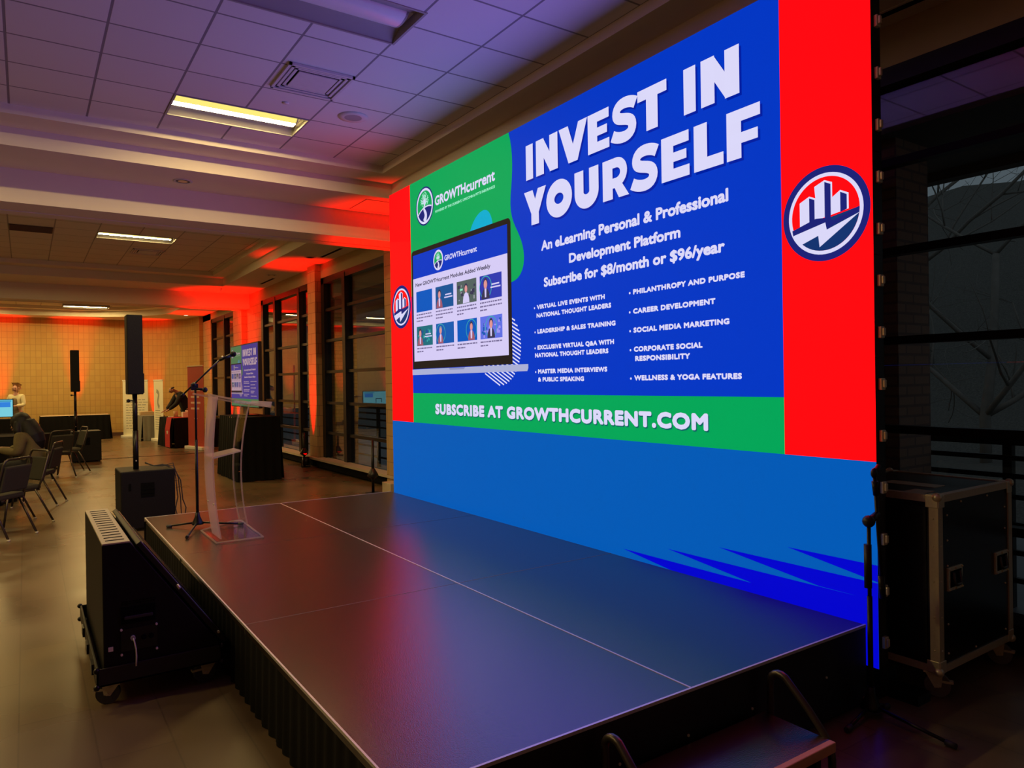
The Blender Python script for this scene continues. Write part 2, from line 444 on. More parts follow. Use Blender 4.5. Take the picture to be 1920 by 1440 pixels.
TITLE = [('I', 2.760, 2.861, 0), ('N', 2.905, 3.198, 0), ('V', 3.215, 3.565, 0), ('E', 3.570, 3.810, 0), ('S', 3.832, 4.097, 0), ('T', 4.103, 4.376, 0),
         ('I', 4.524, 4.624, 0), ('N', 4.667, 4.960, 0),
         ('Y', 2.726, 3.036, 1), ('O', 3.039, 3.371, 1), ('U', 3.404, 3.685, 1), ('R', 3.731, 4.008, 1), ('S', 4.029, 4.293, 1), ('E', 4.321, 4.565, 1), ('L', 4.603, 4.836, 1), ('F', 4.861, 5.102, 1)]

# ------------------------------------------------------------------ the advert shown on the screens
def advert(mb, P, I, lite=False):
    """P(s, t, layer) -> point; I(name) -> material index"""
    def poly(pts, layer, c): mb.add([P(s, t, layer) for s, t in pts], [tuple(range(len(pts)))], I(c))
    def rect(s0, t0, s1, t1, layer, c): poly([(s0, t0), (s1, t0), (s1, t1), (s0, t1)], layer, c)
    def flat(VF, s0, t0, layer, c): mb.add([P(s0 + x, t0 + y, layer) for x, y in VF[0]], VF[1], I(c))
    def disc(cs, ct, r, layer, c, n=40): poly([(cs + r * math.cos(2 * PI * k / n), ct + r * math.sin(2 * PI * k / n)) for k in range(n)], layer, c)
    def ring(cs, ct, r0, r1, layer, c, n=48): flat(stroke([((r0 + r1) / 2 * math.cos(2 * PI * k / n), (r0 + r1) / 2 * math.sin(2 * PI * k / n)) for k in range(n)], abs(r1 - r0), True), cs, ct, layer, c)
    S0, S1 = 0.545, 5.234
    rect(S0, 1.536, S1, 3.835, 1, 'blue')
    rect(S0, 1.214, S1, 1.536, 1, 'green')
    # green blob
    blob = [(S0, 3.835), (2.50, 3.835)] + bez((2.50, 3.835), (2.58, 3.64), (2.55, 3.45), (2.52, 3.28), 8)[1:] + bez((2.52, 3.28), (2.49, 3.06), (2.60, 3.0), (2.67, 2.86), 8)[1:] + bez((2.67, 2.86), (2.75, 2.70), (2.71, 2.54), (2.52, 2.52), 10)[1:] + [(2.3, 2.5), (2.0, 2.6), (S0, 2.6)]
    poly(blob, 2, 'green')
    cy = bez((1.80, 3.05), (1.86, 3.18), (1.97, 3.245), (2.08, 3.243), 8) + bez((2.08, 3.243), (2.2, 3.23), (2.23, 3.1), (2.23, 3.0), 8)[1:]
    poly(cy, 3, 'cyan')
    # striped disc behind the laptop
    cs, ct, R = 2.305, 1.953, 0.34
    for k in range(-11, 12):
        off = k * 0.031
        if abs(off) >= R - 0.01: continue
        hl = math.sqrt(R * R - off * off); ca, sa = math.cos(math.radians(-24)), math.sin(math.radians(-24))
        pts = [(a * hl, off + w) for a, w in ((-1, -0.006), (1, -0.006), (1, 0.007), (-1, 0.007))]
        poly([(cs + x * ca - y * sa, ct + x * sa + y * ca) for x, y in pts], 3, 'white')
    # laptop
    fr = [(0.56, 1.80), (2.513, 1.80), (2.513, 3.04)] + arc2(2.463, 3.04, 0.05, 0.05, 0, 90, 5)[1:] + [(0.61, 3.09)] + arc2(0.61, 3.04, 0.05, 0.05, 90, 180, 5)[1:]
    poly(fr, 4, 'bezel')
    rect(0.596, 2.783, 2.458, 3.04, 5, 'blue')
    rect(0.596, 1.882, 2.456, 2.783, 5, 'page')
    poly([(S0, 1.795), (2.75, 1.795), (2.75, 1.76), (2.735, 1.735), (S0, 1.735)], 5, 'silver')
    poly([(1.37, 1.795), (1.69, 1.795), (1.67, 1.775), (1.39, 1.775)], 6, 'silver_dark')
    def tree_logo(c, d, r, L, outer):
        disc(c, d, r, L, outer); ring(c, d, r * 0.80, r * 0.92, L + 1, 'white'); disc(c, d, r * 0.80, L + 1, 'green')
        hill = [(c - r * 0.70, d - r * 0.36)] + bez((c - r * 0.7, d - r * 0.36), (c - r * 0.3, d - r * 0.05), (c + r * 0.25, d + r * 0.02), (c + r * 0.76, d - r * 0.12), 8)[1:] + arc2(c, d, r * 0.8, r * 0.8, -9, -153, 16)
        poly(hill, L + 2, 'navy')
        flat(stroke(bez((c - r * 0.7, d - r * 0.36), (c - r * 0.3, d - r * 0.05), (c + r * 0.25, d + r * 0.02), (c + r * 0.76, d - r * 0.12), 10), r * 0.07), 0, 0, L + 3, 'white')
        riv = bez((c - r * 0.02, d + r * 0.02), (c - r * 0.25, d - r * 0.22), (c + r * 0.42, d - r * 0.36), (c - r * 0.04, d - r * 0.80), 14)
        flat(stroke(riv, [r * (0.10 + 0.22 * i / 14) for i in range(15)]), 0, 0, L + 3, 'white')
        flat(stroke([(c, d - r * 0.02), (c, d + r * 0.4)], [r * 0.16, r * 0.07]), 0, 0, L + 3, 'white')
        rnd = random.Random(3)
        for k in range(9):
            a = math.radians(15 + k * 150 / 8); l = r * (0.34 + 0.14 * (k % 2))
            ex, ey = c + math.cos(a) * l, d + r * 0.12 + math.sin(a) * l
            flat(stroke([(c, d + r * 0.08), ((c + ex) / 2, (d + r * 0.15 + ey) / 2), (ex, ey)], [r * 0.06, r * 0.05, r * 0.035]), 0, 0, L + 3, 'white')
        if not lite:
            for k in range(70):
                a = rnd.uniform(0, 2 * PI); q = r * 0.46 * math.sqrt(rnd.random())
                x, y = c + math.cos(a) * q, d + r * 0.33 + math.sin(a) * q * 0.82
                disc(x, y, r * rnd.uniform(0.025, 0.05), L + 3, 'mint', 6)
        else: disc(c, d + r * 0.33, r * 0.4, L + 2, 'mint', 20)
    tree_logo(0.892, 3.527, 0.205, 3, 'navy')
    tree_logo(1.177, 2.912, 0.106, 6, 'page')
    put_text(mb, P, 'GROWTH', 1.125, 1.752, 3.477, 0.10, 4, I('white'), 0.005)
    put_text(mb, P, 'current', 1.762, 2.274, 3.470, 0.108, 4, I('white'), 0.005)
    put_text(mb, P, 'POWERED BY THE CURRENT, UPSCOMB & PITTS INSURANCE', 1.128, 2.272, 3.404, 0.026, 4, I('mint'), 0.002)
    put_text(mb, P, 'GROWTH', 1.312, 1.66, 2.884, 0.053, 7, I('white'), 0.002)
    put_text(mb, P, 'current', 1.665, 1.945, 2.881, 0.055, 7, I('white'), 0.002)
    put_text(mb, P, 'New GROWTHcurrent Modules Added Weekly', 0.655, 2.176, 2.692, 0.04, 7, I('ink'), 0.0015)
    # thumbnails with head-and-shoulder portraits
    cols = [(0.667, 1.033), (1.109, 1.483), (1.552, 1.925), (1.985, 2.360)]
    rnd = random.Random(11)
    th = [('thumb_blue', None, 0), ('thumb_teal', ('rose', 0.22, 1.0), 1), ('thumb_grey', ('rose2', 0.48, 0.95), 0), ('thumb_purple', ('dark', 0.27, 1.1), 1),
          ('thumb_teal2', ('rose', 0.22, 1.0), 1), ('thumb_blue2', ('pale', 0.26, 0.85), 0), ('thumb_blue', ('rose', 0.72, 0.95), 0), ('thumb_violet', ('dark', 0.5, 1.0), 0)]
    for k in range(8):
        s0, s1 = cols[k % 4]; t0, t1 = ((2.412, 2.636) if k < 4 else (2.047, 2.257))
        c, who, words = th[k]
        rect(s0, t0, s1, t1, 6, c)
        w, h = s1 - s0, t1 - t0
        if c in ('thumb_grey', 'thumb_violet', 'thumb_teal2'):
            for q in range(22):
                x, y = rnd.uniform(s0 + 0.02, s1 - 0.05), rnd.uniform(t0 + 0.01, t1 - 0.05)
                rect(x, y, x + rnd.uniform(0.012, 0.04), y + rnd.uniform(0.012, 0.045), 6.4, rnd.choice({'thumb_grey': ['ink', 'mint', 'grey'], 'thumb_violet': ['lilac', 'thumb_blue2', 'lilac'], 'thumb_teal2': ['thumb_teal', 'thumb_teal2', 'teal_light']}[c]))
        if who:
            sk, fx, sc = who; px = s0 + w * fx; fy = t0 + h * 0.62
            if k in (3, 5, 6, 7): ring(px, t0 + h * 0.5, h * 0.44, h * 0.48, 6.6, 'teal_light')
            body = [(px - 0.065 * sc, t0 + 0.004)] + arc2(px, t0 + 0.004, 0.065 * sc, h * 0.46, 180, 0, 10) + [(px + 0.065 * sc, t0 + 0.004)]
            poly(body, 6.7, {'rose': 'suit', 'rose2': 'page', 'dark': 'ink', 'pale': 'suit'}[sk])
            poly([(px - 0.012, t0 + 0.02), (px + 0.012, t0 + 0.02), (px + 0.016, t0 + h * 0.46), (px - 0.016, t0 + h * 0.46)], 6.8, 'page')
            poly(arc2(px, fy + 0.012, 0.034 * sc, 0.045 * sc, 0, 350, 16), 6.8, 'ink' if sk != 'pale' else 'grey')
            poly(arc2(px, fy, 0.027 * sc, 0.037 * sc, 0, 350, 16), 6.9, 'face')
        if words:
            rect(s0 + w * 0.5, t0 + h * 0.42, s1 - 0.02, t0 + h * 0.48, 6.7, 'page'); rect(s0 + w * 0.55, t0 + h * 0.54, s1 - 0.04, t0 + h * 0.60, 6.7, 'page')
        # blurred caption lines
        for ln in range(3 if k < 4 else 2):
            y = t0 - 0.034 - ln * 0.034; x = s0; end = s1 - (0.0 if ln < (2 if k < 4 else 1) else w * 0.6)
            while x < end - 0.02:
                l = rnd.uniform(0.02, 0.06); rect(x, y, min(x + l, end), y + 0.013, 6, 'caption'); x += l + 0.009
    # title, with its soft dark offset copy behind
    for ch, a, b, row in TITLE:
        base, cap = ((3.347, 3.640), (2.958, 3.250))[row]
        for VF in glyph(ch, b - a, cap - base, 0.107):
            flat(VF, a + 0.016, base - 0.018, 3, 'blue_shadow'); flat(VF, a, base, 4, 'white')
    T = lambda body, s0, s1, base, cap, bold, sp=1.0: put_text(mb, P, body, s0, s1, base, cap, 4, I('white'), bold, sp)
    T('An eLearning Personal & Professional', 2.960, 4.868, 2.722, 0.082, 0.005)
    T('Development Platform', 3.322, 4.480, 2.569, 0.076, 0.005)
    T('Subscribe for $8/month or $96/year', 2.988, 4.836, 2.420, 0.078, 0.005)
    for s, base, body, s1, dot in ((2.886, 2.246, 'VIRTUAL LIVE EVENTS WITH', 3.735, 1), (2.879, 2.176, 'NATIONAL THOUGHT LEADERS', 3.803, 0), (2.889, 2.043, 'LEADERSHIP & SALES TRAINING', 3.847, 1),
                                   (2.886, 1.909, 'EXCLUSIVE VIRTUAL Q&A WITH', 3.828, 1), (2.849, 1.845, 'NATIONAL THOUGHT LEADERS', 3.766, 0), (2.889, 1.710, 'MASTER MEDIA INTERVIEWS', 3.750, 1), (2.887, 1.643, '& PUBLIC SPEAKING', 3.483, 0),
                                   (4.033, 2.246, 'PHILANTHROPY AND PURPOSE', 4.980, 1), (4.030, 2.110, 'CAREER DEVELOPMENT', 4.758, 1), (4.031, 1.977, 'SOCIAL MEDIA MARKETING', 4.863, 1),
                                   (4.032, 1.843, 'CORPORATE SOCIAL', 4.651, 1), (4.044, 1.777, 'RESPONSIBILITY', 4.547, 0), (4.032, 1.642, 'WELLNESS & YOGA FEATURES', 4.949, 1)):
        T(body, s, s1, base, 0.037, 0.0034, 1.1)
        if dot: disc(s - 0.034, base + 0.014, 0.0085, 4, 'white', 10)
    for body, a, b in (('SUBSCRIBE AT GROWTHCURRENT.COM', 1.062, 4.687),):
        put_text(mb, P, body, a + 0.008, b + 0.008, 1.309, 0.11, 3, I('green_shadow'), 0.0095, 1.1)
        put_text(mb, P, body, a, b, 1.318, 0.11, 4, I('white'), 0.0095, 1.1)

def emblem(mb, P, I, c, d, k, L):
    q = lambda pts: [(c + x * k, d + y * k) for x, y in pts]
    def poly(pts, layer, col): mb.add([P(s, t, layer) for s, t in q(pts)], [tuple(range(len(pts)))], I(col))
    poly(arc2(0, 0, 0.252, 0.252, 0, 354, 60), L, 'navy')
    poly(arc2(0, 0, 0.216, 0.216, 0, 354, 60), L + 1, 'white')
    poly(arc2(0, 0, 0.196, 0.196, 0, 354, 60), L + 2, 'red')
    # lower part of the disc
    poly([(-0.185, -0.075), (0.0, -0.03), (0.194, 0.0)] + arc2(0, 0, 0.196, 0.196, -2, -158, 24), L + 3, 'navy_teal')
    poly([(-0.147, 0.084), (-0.089, 0.11), (-0.052, 0.093), (-0.058, 0.155), (0.002, 0.178), (0.046, 0.158), (0.046, 0.078), (0.091, 0.106), (0.137, 0.082), (0.137, 0.0), (0.0, -0.02), (-0.147, -0.05)], L + 3, 'white')
    poly([(-0.089, 0.100), (-0.057, 0.085), (-0.057, -0.02), (-0.089, -0.03)], L + 4, 'navy')
    poly([(0.002, 0.168), (0.037, 0.150), (0.037, -0.04), (0.013, -0.09), (0.002, -0.04)], L + 4, 'navy')
    poly([(0.091, 0.096), (0.127, 0.076), (0.127, 0.0), (0.091, -0.01)], L + 4, 'navy')
    poly([(-0.194, -0.060), (-0.05, -0.018), (0.02, -0.026), (0.05, -0.045), (0.196, 0.002), (0.195, -0.028), (0.045, -0.072), (0.013, -0.09), (0.005, -0.055), (-0.188, -0.092)], L + 4.5, 'navy')
    poly([(-0.188, -0.088), (0.005, -0.048), (0.013, -0.088), (0.196, -0.030), (-0.03, -0.175), (-0.037, -0.112), (-0.140, -0.146)], L + 5, 'white')

LEDC = dict(blue=(0, 55, 196), green=(0, 166, 88), cyan=(0, 172, 208), white=(219, 216, 249), bezel=(36, 28, 26), page=(214, 204, 246), silver=(172, 176, 214), silver_dark=(140, 146, 190),
            navy=(28, 34, 118), navy_teal=(18, 52, 112), mint=(150, 232, 196), ink=(58, 54, 82), caption=(118, 108, 150), red=(243, 8, 16), blue_shadow=(0, 30, 160), green_shadow=(8, 96, 96),
            thumb_blue=(0, 88, 190), thumb_teal=(20, 84, 150), thumb_grey=(84, 98, 96), thumb_purple=(48, 58, 176), thumb_teal2=(30, 110, 124), thumb_blue2=(20, 90, 176), thumb_violet=(96, 112, 228),
            rose=(200, 140, 150), face=(224, 150, 150), suit=(160, 90, 110), grey=(150, 150, 160), lilac=(160, 150, 240), teal_light=(60, 170, 170), low_blue=(0, 90, 182), dark_blue=(2, 4, 206))

def palette(prefix, conv, strength, samp):
    mats = []; idx = {}
    def I(name):
        if name not in idx:
            idx[name] = len(mats)
            big = name in ('blue', 'green', 'red', 'low_blue', 'page', 'dark_blue')
            cc = lin(conv(LEDC[name])); cc = (cc[0] * 1.6, cc[1], cc[2]) if name == 'red' and samp else cc
            mats.append(emit(prefix + '_' + name, cc, strength, 'AUTO' if big and samp else 'NONE'))
        return idx[name]
    return I, mats

# ------------------------------------------------------------------ room shell
XL, XW, YB, YF = -9.0, 4.95, -3.0, 27.9
ZS, ZT, ZL, ZH = 4.03, 4.30, 4.21, 3.66
mb = MB(); mb.box((XL - 0.3, YB - 0.3, -0.1), (XW + 0.25, YF + 0.3, 0.0)); struct(mb.build('floor', M_floor))

TW, TD = 1.25, 0.575
H1 = [(1.16, 7.085), (1.18, 4.59), (-2.5, 7.085), (-5.4, 7.085), (-4.2, 4.59)]
H2 = [(1.06, 14.02), (-2.0, 14.02), (-5.0, 14.02)]
H3 = [(0.985, 25.6), (-2.05, 25.6), (-5.0, 25.6), (-1.9, 22.3), (1.0, 22.3)]
def tray(name, loopf, tile, zt=ZT, zl=ZL, zs=ZS, holes=()):
    """recessed ceiling tray: loopf(k) gives loop 0 (tile edge) or 1 (soffit edge)"""
    a, b = loopf(0), loopf(1); n = len(a)
    m = MB()
    if holes:
        xs = sorted({a[0][0], a[1][0]} | {h[0] for h in holes} | {h[0] + TW for h in holes}); ys = sorted({a[0][1], a[2][1]} | {h[1] for h in holes} | {h[1] + TD for h in holes})
        for xa, xb in zip(xs, xs[1:]):
            for ya, yb_ in zip(ys, ys[1:]):
                if not any(h[0] - 1e-6 <= xa and xb <= h[0] + TW + 1e-6 and h[1] - 1e-6 <= ya and yb_ <= h[1] + TD + 1e-6 for h in holes):
                    m.quad((xa, ya, zt), (xa, yb_, zt), (xb, yb_, zt), (xb, ya, zt), 0)
    else: m.add([(x, y, zt) for x, y in a], [tuple(range(n))], 0)
    rings = [[(x, y, zt) for x, y in a], [(x, y, zl) for x, y in a], [(x, y, zl) for x, y in b], [(x, y, zs) for x, y in b]]
    for R, S in zip(rings, rings[1:]):
        m.add(R + S, [(i, (i + 1) % n, n + (i + 1) % n, n + i) for i in range(n)], 1)
    return m.build(name, [tile, M_soffit], recalc=False)
def rect_loop(x0, x1, y0, y1, dx, dy):
    return lambda k: [(x0 - dx * k, y0 - dy * k), (x1 + dx * k, y0 - dy * k), (x1 + dx * k, y1 + dy * k), (x0 - dx * k, y1 + dy * k)]
def round_loop(x0, x1, y0, y1, dx, dy, r):
    def f(k):
        X0, X1, Y0, Y1 = x0 - dx * k, x1 + dx * k, y0 - dy * k, y1 + dy * k; R = r + dx * k
        return [(X0, Y0), (X1, Y0)] + arc2(X1 - R, Y1 - R, R, R, 0, 90, 14) + [(X0, Y1)]
    return f
struct(tray('ceiling', rect_loop(-7.5, 3.65, -1.6, 8.13, 0.31, 0.42), M_tile, holes=H1))
struct(tray('ceiling', rect_loop(-7.5, 3.65, 11.4, 17.72, 0.31, 0.40), M_tile2, holes=H2))
ZS3 = 3.95
struct(tray('ceiling', round_loop(-7.5, 3.45, 21.4, 26.55, 0.35, 0.40, 2.3), M_tile2, 4.22, 4.13, ZS3))
m = MB()
def sof(x0, x1, y0, y1, z): m.quad((x0, y0, z), (x0, y1, z), (x1, y1, z), (x1, y0, z))
def sof_ring(X0, X1, Y0, Y1, x0, x1, y0, y1, z):
    sof(X0, X1, Y0, y0, z); sof(X0, X1, y1, Y1, z); sof(X0, x0, y0, y1, z); sof(x1, X1, y0, y1, z)
sof_ring(XL, XW, YB, 9.42, -7.81, 3.96, -2.02, 8.55, ZS)
sof_ring(XL, XW, 10.08, 19.45, -7.81, 3.96, 11.0, 18.12, ZS)
# far bay: soffit around the rounded tray
lp = round_loop(-7.5, 3.45, 21.4, 26.55, 0.35, 0.40, 2.3)(1)
sof(XL, XW, 20.1, 21.0, ZS3); sof(XL, -7.85, 21.0, 26.95, ZS3); sof(XL, XW, 26.95, YF + 0.2, ZS3)
arcp = lp[2:-1]
for (xa, ya), (xb, yb) in zip(arcp, arcp[1:]):
    m.quad((xa, ya, ZS3), (xb, yb, ZS3), (XW, yb, ZS3), (XW, ya, ZS3))
m.quad((3.8, 21.0, ZS3), (3.8, arcp[0][1], ZS3), (XW, arcp[0][1], ZS3), (XW, 21.0, ZS3))
struct(m.build('ceiling', M_soffit))
m = MB(); m.box((XL, YB, 4.45), (XW + 0.2, YF + 0.2, 4.6)); struct(m.build('ceiling', M_plain))
for (y0, y1) in ((9.42, 10.08), (19.45, 20.1)):
    m = MB(); m.box((XL, y0, ZH + 0.03), (XW, y1, ZS + 0.01))
    m.box((XL, y0 - 0.015, ZH), (XW, y0 + 0.2, ZH + 0.035)); m.box((XL, y1 - 0.2, ZH), (XW, y1, ZH + 0.035))
    m.box((XL, y0 + 0.22, ZH + 0.005), (XW, y1 - 0.22, ZH + 0.03))
    struct(m.build('beam', M_soffit))
# far wall, flat then curving towards the windows
pts = [(XL, YF), (2.3, YF)] + arc2(2.3, 25.4, 2.48, 2.5, 90, 0, 20)[1:]
me = bpy.data.meshes.new('wall_far'); V = []; F = []; U = []; L = 0.0
for i, (x, y) in enumerate(pts):
    if i: L += math.hypot(x - pts[i - 1][0], y - pts[i - 1][1])
    V += [(x, y, 0), (x, y, 4.1)]; U += [(L, 0), (L, 4.1)]
for i in range(len(pts) - 1): F.append((2 * i, 2 * i + 1, 2 * i + 3, 2 * i + 2))
me.from_pydata(V, [], F); uv = me.uv_layers.new(name='uv')
for lp_ in me.loops: uv.data[lp_.index].uv = U[lp_.vertex_index]
me.materials.append(M_wall)
o = bpy.data.objects.new('wall_far', me); COL.objects.link(o); struct(o)
sd = o.modifiers.new('thickness', 'SOLIDIFY'); sd.thickness = 0.15; sd.offset = 1
m = MB()
for (xa, ya), (xb, yb) in zip(pts, pts[1:]):
    d = Vector((xb - xa, yb - ya, 0)).normalized(); n = Vector((d.y, -d.x, 0)) * 0.015
    m.add([(xa + n.x, ya + n.y, 0), (xb + n.x, yb + n.y, 0), (xb + n.x, yb + n.y, 0.12), (xa + n.x, ya + n.y, 0.12), (xa, ya, 0.12), (xb, yb, 0.12)], [(0, 1, 2, 3), (3, 2, 5, 4)])
struct(m.build('baseboard_far', mat('dark_baseboard', (0.1, 0.045, 0.03), 0.6)))
m = MB(); m.box((XL - 0.15, YB, 0), (XL, YF, 4.2)); struct(m.build('wall_left', M_plain))
m = MB(); m.box((XL, YB - 0.15, 0), (XW, YB, 4.2)); struct(m.build('wall_rear', M_plain))
# window wall: header, piers
m = MB(); m.box((XW - 0.05, YB, 3.75), (XW + 0.12, 25.6, 4.1)); struct(m.build('wall_right', M_plain))
for (x0, y0, y1) in ((4.72, 10.08, 10.53), (4.78, 13.97, 14.42), (4.78, 19.83, 20.73)):
    m = MB(); m.box((x0, y0, 0), (XW + 0.12, y1, ZS if y0 < 15 else 4.0)); struct(m.build('pillar', M_pier))
m = MB(); m.box((XW - 0.04, 18.35, 0), (XW + 0.12, 19.83, 4.0)); struct(m.build('wall_right', M_pier))
m = MB(); m.box((XW - 0.05, 24.2, 0), (XW + 0.12, 25.6, 4.0)); struct(m.build('wall_right', M_pier))
ZR = [0.12, 0.69, 1.28, 1.89, 2.50, 3.11, 3.70]
bays = [(-3.0, 10.08, [-1.2, 7.0]), (10.53, 13.97, [12.75]), (14.42, 18.35, [15.4, 17.2]), (20.73, 24.2, [22.4])]
for k, (y0, y1, mul) in enumerate(bays):
    w = bpy.data.objects.new('window_%d' % (k + 1), None); COL.objects.link(w); w.location = (XW, y0, 0); struct(w)
    H = y1 - y0
    m = MB()
    m.box((-0.05, 0, 0.02), (0.09, 0.09, 3.75)); m.box((-0.05, H - 0.16, 0.02), (0.09, H, 3.75))
    m.box((-0.05, 0, 3.63), (0.09, H, 3.75)); m.box((-0.05, 0, 0.02), (0.09, H, 0.16))
    m.build('frame', M_bronze, w)
    for q in mul:
        m = MB(); m.box((-0.06, q - y0 - 0.07, 0.02), (0.09, q - y0 + 0.07, 3.72)); m.build('mullion', M_bronze, w)
    for z in ZR[1:-1]:
        m = MB(); m.box((-0.02, 0.02, z - 0.027), (0.07, H - 0.02, z + 0.027)); m.build('rail', M_bronze, w)
    m = MB(); m.box((0.02, 0.03, 0.1), (0.028, H - 0.03, 3.66)); m.build('pane', M_glass, w)
# low ledge in front of the windows
m = MB(); m.box((4.70, 8.0, 0.16), (XW, 24.0, 0.2), 0); m.box((4.735, 8.0, 0.03), (XW, 24.0, 0.16), 1)
struct(m.build('trim_1', [M_ledge, M_dark]))
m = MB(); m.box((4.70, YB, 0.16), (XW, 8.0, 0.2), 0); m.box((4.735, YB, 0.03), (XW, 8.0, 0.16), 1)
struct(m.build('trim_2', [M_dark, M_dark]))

m = MB(); m.box((XL, 18.97, 0.0), (4.7, 19.03, 0.004)); struct(m.build('trim_3', M_dark))
# ------------------------------------------------------------------ outdoors
m = MB(); m.box((XW + 0.13, -8, -0.14), (9.0, 70, -0.04)); struct(m.build('pavement', M_paving))
m = MB(); rows = []
gx = [9.0, 11, 13, 16, 20, 25, 32]; gz = [-0.04, 0.12, 0.35, 1.2, 3.2, 6.0, 9.2]; gy = [-12 + 2 * i for i in range(42)]
rn = random.Random(5)
for i, x in enumerate(gx):
    for y in gy: m.v.append((x, y, gz[i] + (rn.uniform(-0.15, 0.25) if i else 0)))
ny = len(gy)
for i in range(len(gx) - 1):
    for j in range(ny - 1): m.f.append((i * ny + j, (i + 1) * ny + j, (i + 1) * ny + j + 1, i * ny + j + 1)); m.m.append(0); m.s.append(True)
struct(m.build('hill', M_mulch))
m = MB(); m.box((5.2, 2.72, -0.04), (5.65, 3.3, 4.2)); m.box((5.2, 14.0, -0.04), (5.65, 14.5, 4.2)); struct(m.build('pillar', M_brick))
m = MB(); rows = [(46, -0.04), (50, 1.5), (56, 6), (62, 12)]; xs = [5.1 + 2.5 * i for i in range(12)]  # added ridge that hides the bright sky behind the far windows
for y, z in rows:
    for x in xs: m.v.append((x, y, z + (rn.uniform(-0.2, 0.3) if z > 0 else 0)))
for i in range(3):
    for j in range(11): m.f.append((i * 12 + j, i * 12 + j + 1, (i + 1) * 12 + j + 1, (i + 1) * 12 + j)); m.m.append(0); m.s.append(True)
struct(m.build('hill', M_mulch))
M_eave = mat('eave_boarding', (0.16, 0.14, 0.12), 0.8)
m = MB(); m.box((XW + 0.12, -8, 3.36), (6.5, 40, 3.75)); m.box((6.38, -8, 3.28), (6.52, 40, 3.8)); struct(m.build('roof', M_eave))
t = thing('terrace_railing', 'black horizontal bar railing on the terrace outside the window', 'railing', (5.9, -4, -0.04))
for k in range(10):
    m = MB(); m.box((-0.03, k * 2.25 + 1.8 - 0.03, 0), (0.03, k * 2.25 + 1.8 + 0.03, 1.24)); m.build('post', M_bronze, t)
for z in (1.22, 1.08, 0.95, 0.80, 0.6, 0.4, 0.2):
    m = MB(); m.box((-0.02, 0, z - 0.018 - (0.03 if z > 1.2 else 0)), (0.02, 24, z + 0.018)); m.build('bar', M_bronze, t)

def tree(loc, h, seed, label):
    rt = random.Random(seed); m = MB()
    def grow(p, d, l, r, lev):
        n = 4; q = p; pts = [p]; rad = [r]
        for i in range(n):
            d = (d + Vector((rt.uniform(-1, 1), rt.uniform(-1, 1), rt.uniform(-0.5, 0.7))) * 0.17).normalized()
            q = q + d * (l / n); pts.append(q); rad.append(r * (1 - 0.4 * (i + 1) / n))
        m.tube(pts, rad, 7 if lev < 2 else 4)
        if lev >= 4 or (lev == 3 and rt.random() < 0.35): return
        for k in range(4 if lev else 6):
            i = rt.randint(1, n); a = rt.uniform(0, 2 * PI)
            side = d.orthogonal().normalized(); side.rotate(Matrix.Rotation(a, 3, d))
            grow(pts[i], (d * 0.6 + side * rt.uniform(0.5, 1.0)).normalized(), l * rt.uniform(0.5, 0.75), rad[i] * 0.6, lev + 1)
    grow(Vector((0, 0, 0)), Vector((0, 0, 1)), h * 0.5, h * 0.012, 0)
    return tag(m.build('bare_tree', M_bark, loc=loc, recalc=False), label, 'tree', 'bare trees on the bank outside')
for i, (x, y, h) in enumerate(((11.8, 4.9, 7), (12.6, -1.6, 7), (17.5, 2.2, 9), (17.0, 8.2, 9), (22, -3, 10), (14.0, 13.5, 8), (18.5, 20, 9))):
    tree((x, y, [0.15, 0.2, 2.0, 1.9, 4.4, 0.55, 2.4][i]), h, 20 + i, 'bare leafless grey tree on the dark bank outside the window')

# ------------------------------------------------------------------ LED wall
LX, LYR, LYL, LZ0, LZ1 = 3.55, 1.974, 7.735, 0.167, 3.835
led = thing('video_wall', 'giant LED video wall behind the stage showing a blue advert between red side panels', 'screen', (LX, LYL, 0))
Pl = lambda s, t, k: (-0.0008 - 0.0006 * k, -s, t)
I, ledm = palette('led', lambda c: c, 1.0, True)
m = MB()
SR = LYL - LYR
def q4(s0, t0, s1, t1, k, c): m.add([Pl(s0, t0, k), Pl(s1, t0, k), Pl(s1, t1, k), Pl(s0, t1, k)], [(0, 1, 2, 3)], I(c))
q4(0.002, 1.214, 0.547, LZ1, 1, 'red'); q4(5.234, 1.214, SR, LZ1, 1, 'red')
q4(0.002, LZ0, SR, 1.214, 1, 'low_blue')
# darker saw-tooth field low on the right of the screen
saw = [(3.46, LZ0), (3.46, 0.345), (3.889, 0.432)]
def pol(pts, k, c): m.add([Pl(s, t_, k) for s, t_ in pts], [tuple(range(len(pts)))], I(c))
pol([(3.0, LZ0), (4.0, 0.36), (SR, 0.36), (SR, LZ0)], 2, 'dark_blue')
for (sa, za), (sb, zb) in (((3.889, 0.433), (4.46, 0.36)), ((4.322, 0.512), (4.994, 0.433)), ((4.754, 0.601), (5.434, 0.514)), ((5.24, 0.691), (SR, 0.606))):
    pol([(sa, za), (SR, za), (SR, zb - 0.003), (sb, zb)], 2, 'dark_blue')
    pass
for (sa, sb, z0, z1) in ((4.322, 4.994, 0.433, 0.512), (4.754, 5.434, 0.514, 0.601), (5.24, SR, 0.606, 0.691)):
    pol([(sa, z1), (sb, z0), (SR if sb == SR else sb, z0)], 2.2, 'low_blue')
advert(m, Pl, I)
emblem(m, Pl, I, 5.498, 2.519, 1.0, 3)
emblem(m, Pl, I, 0.280, 2.512, 0.97, 3)
m.build('display_surface', ledm, led, recalc=False)
m = MB()
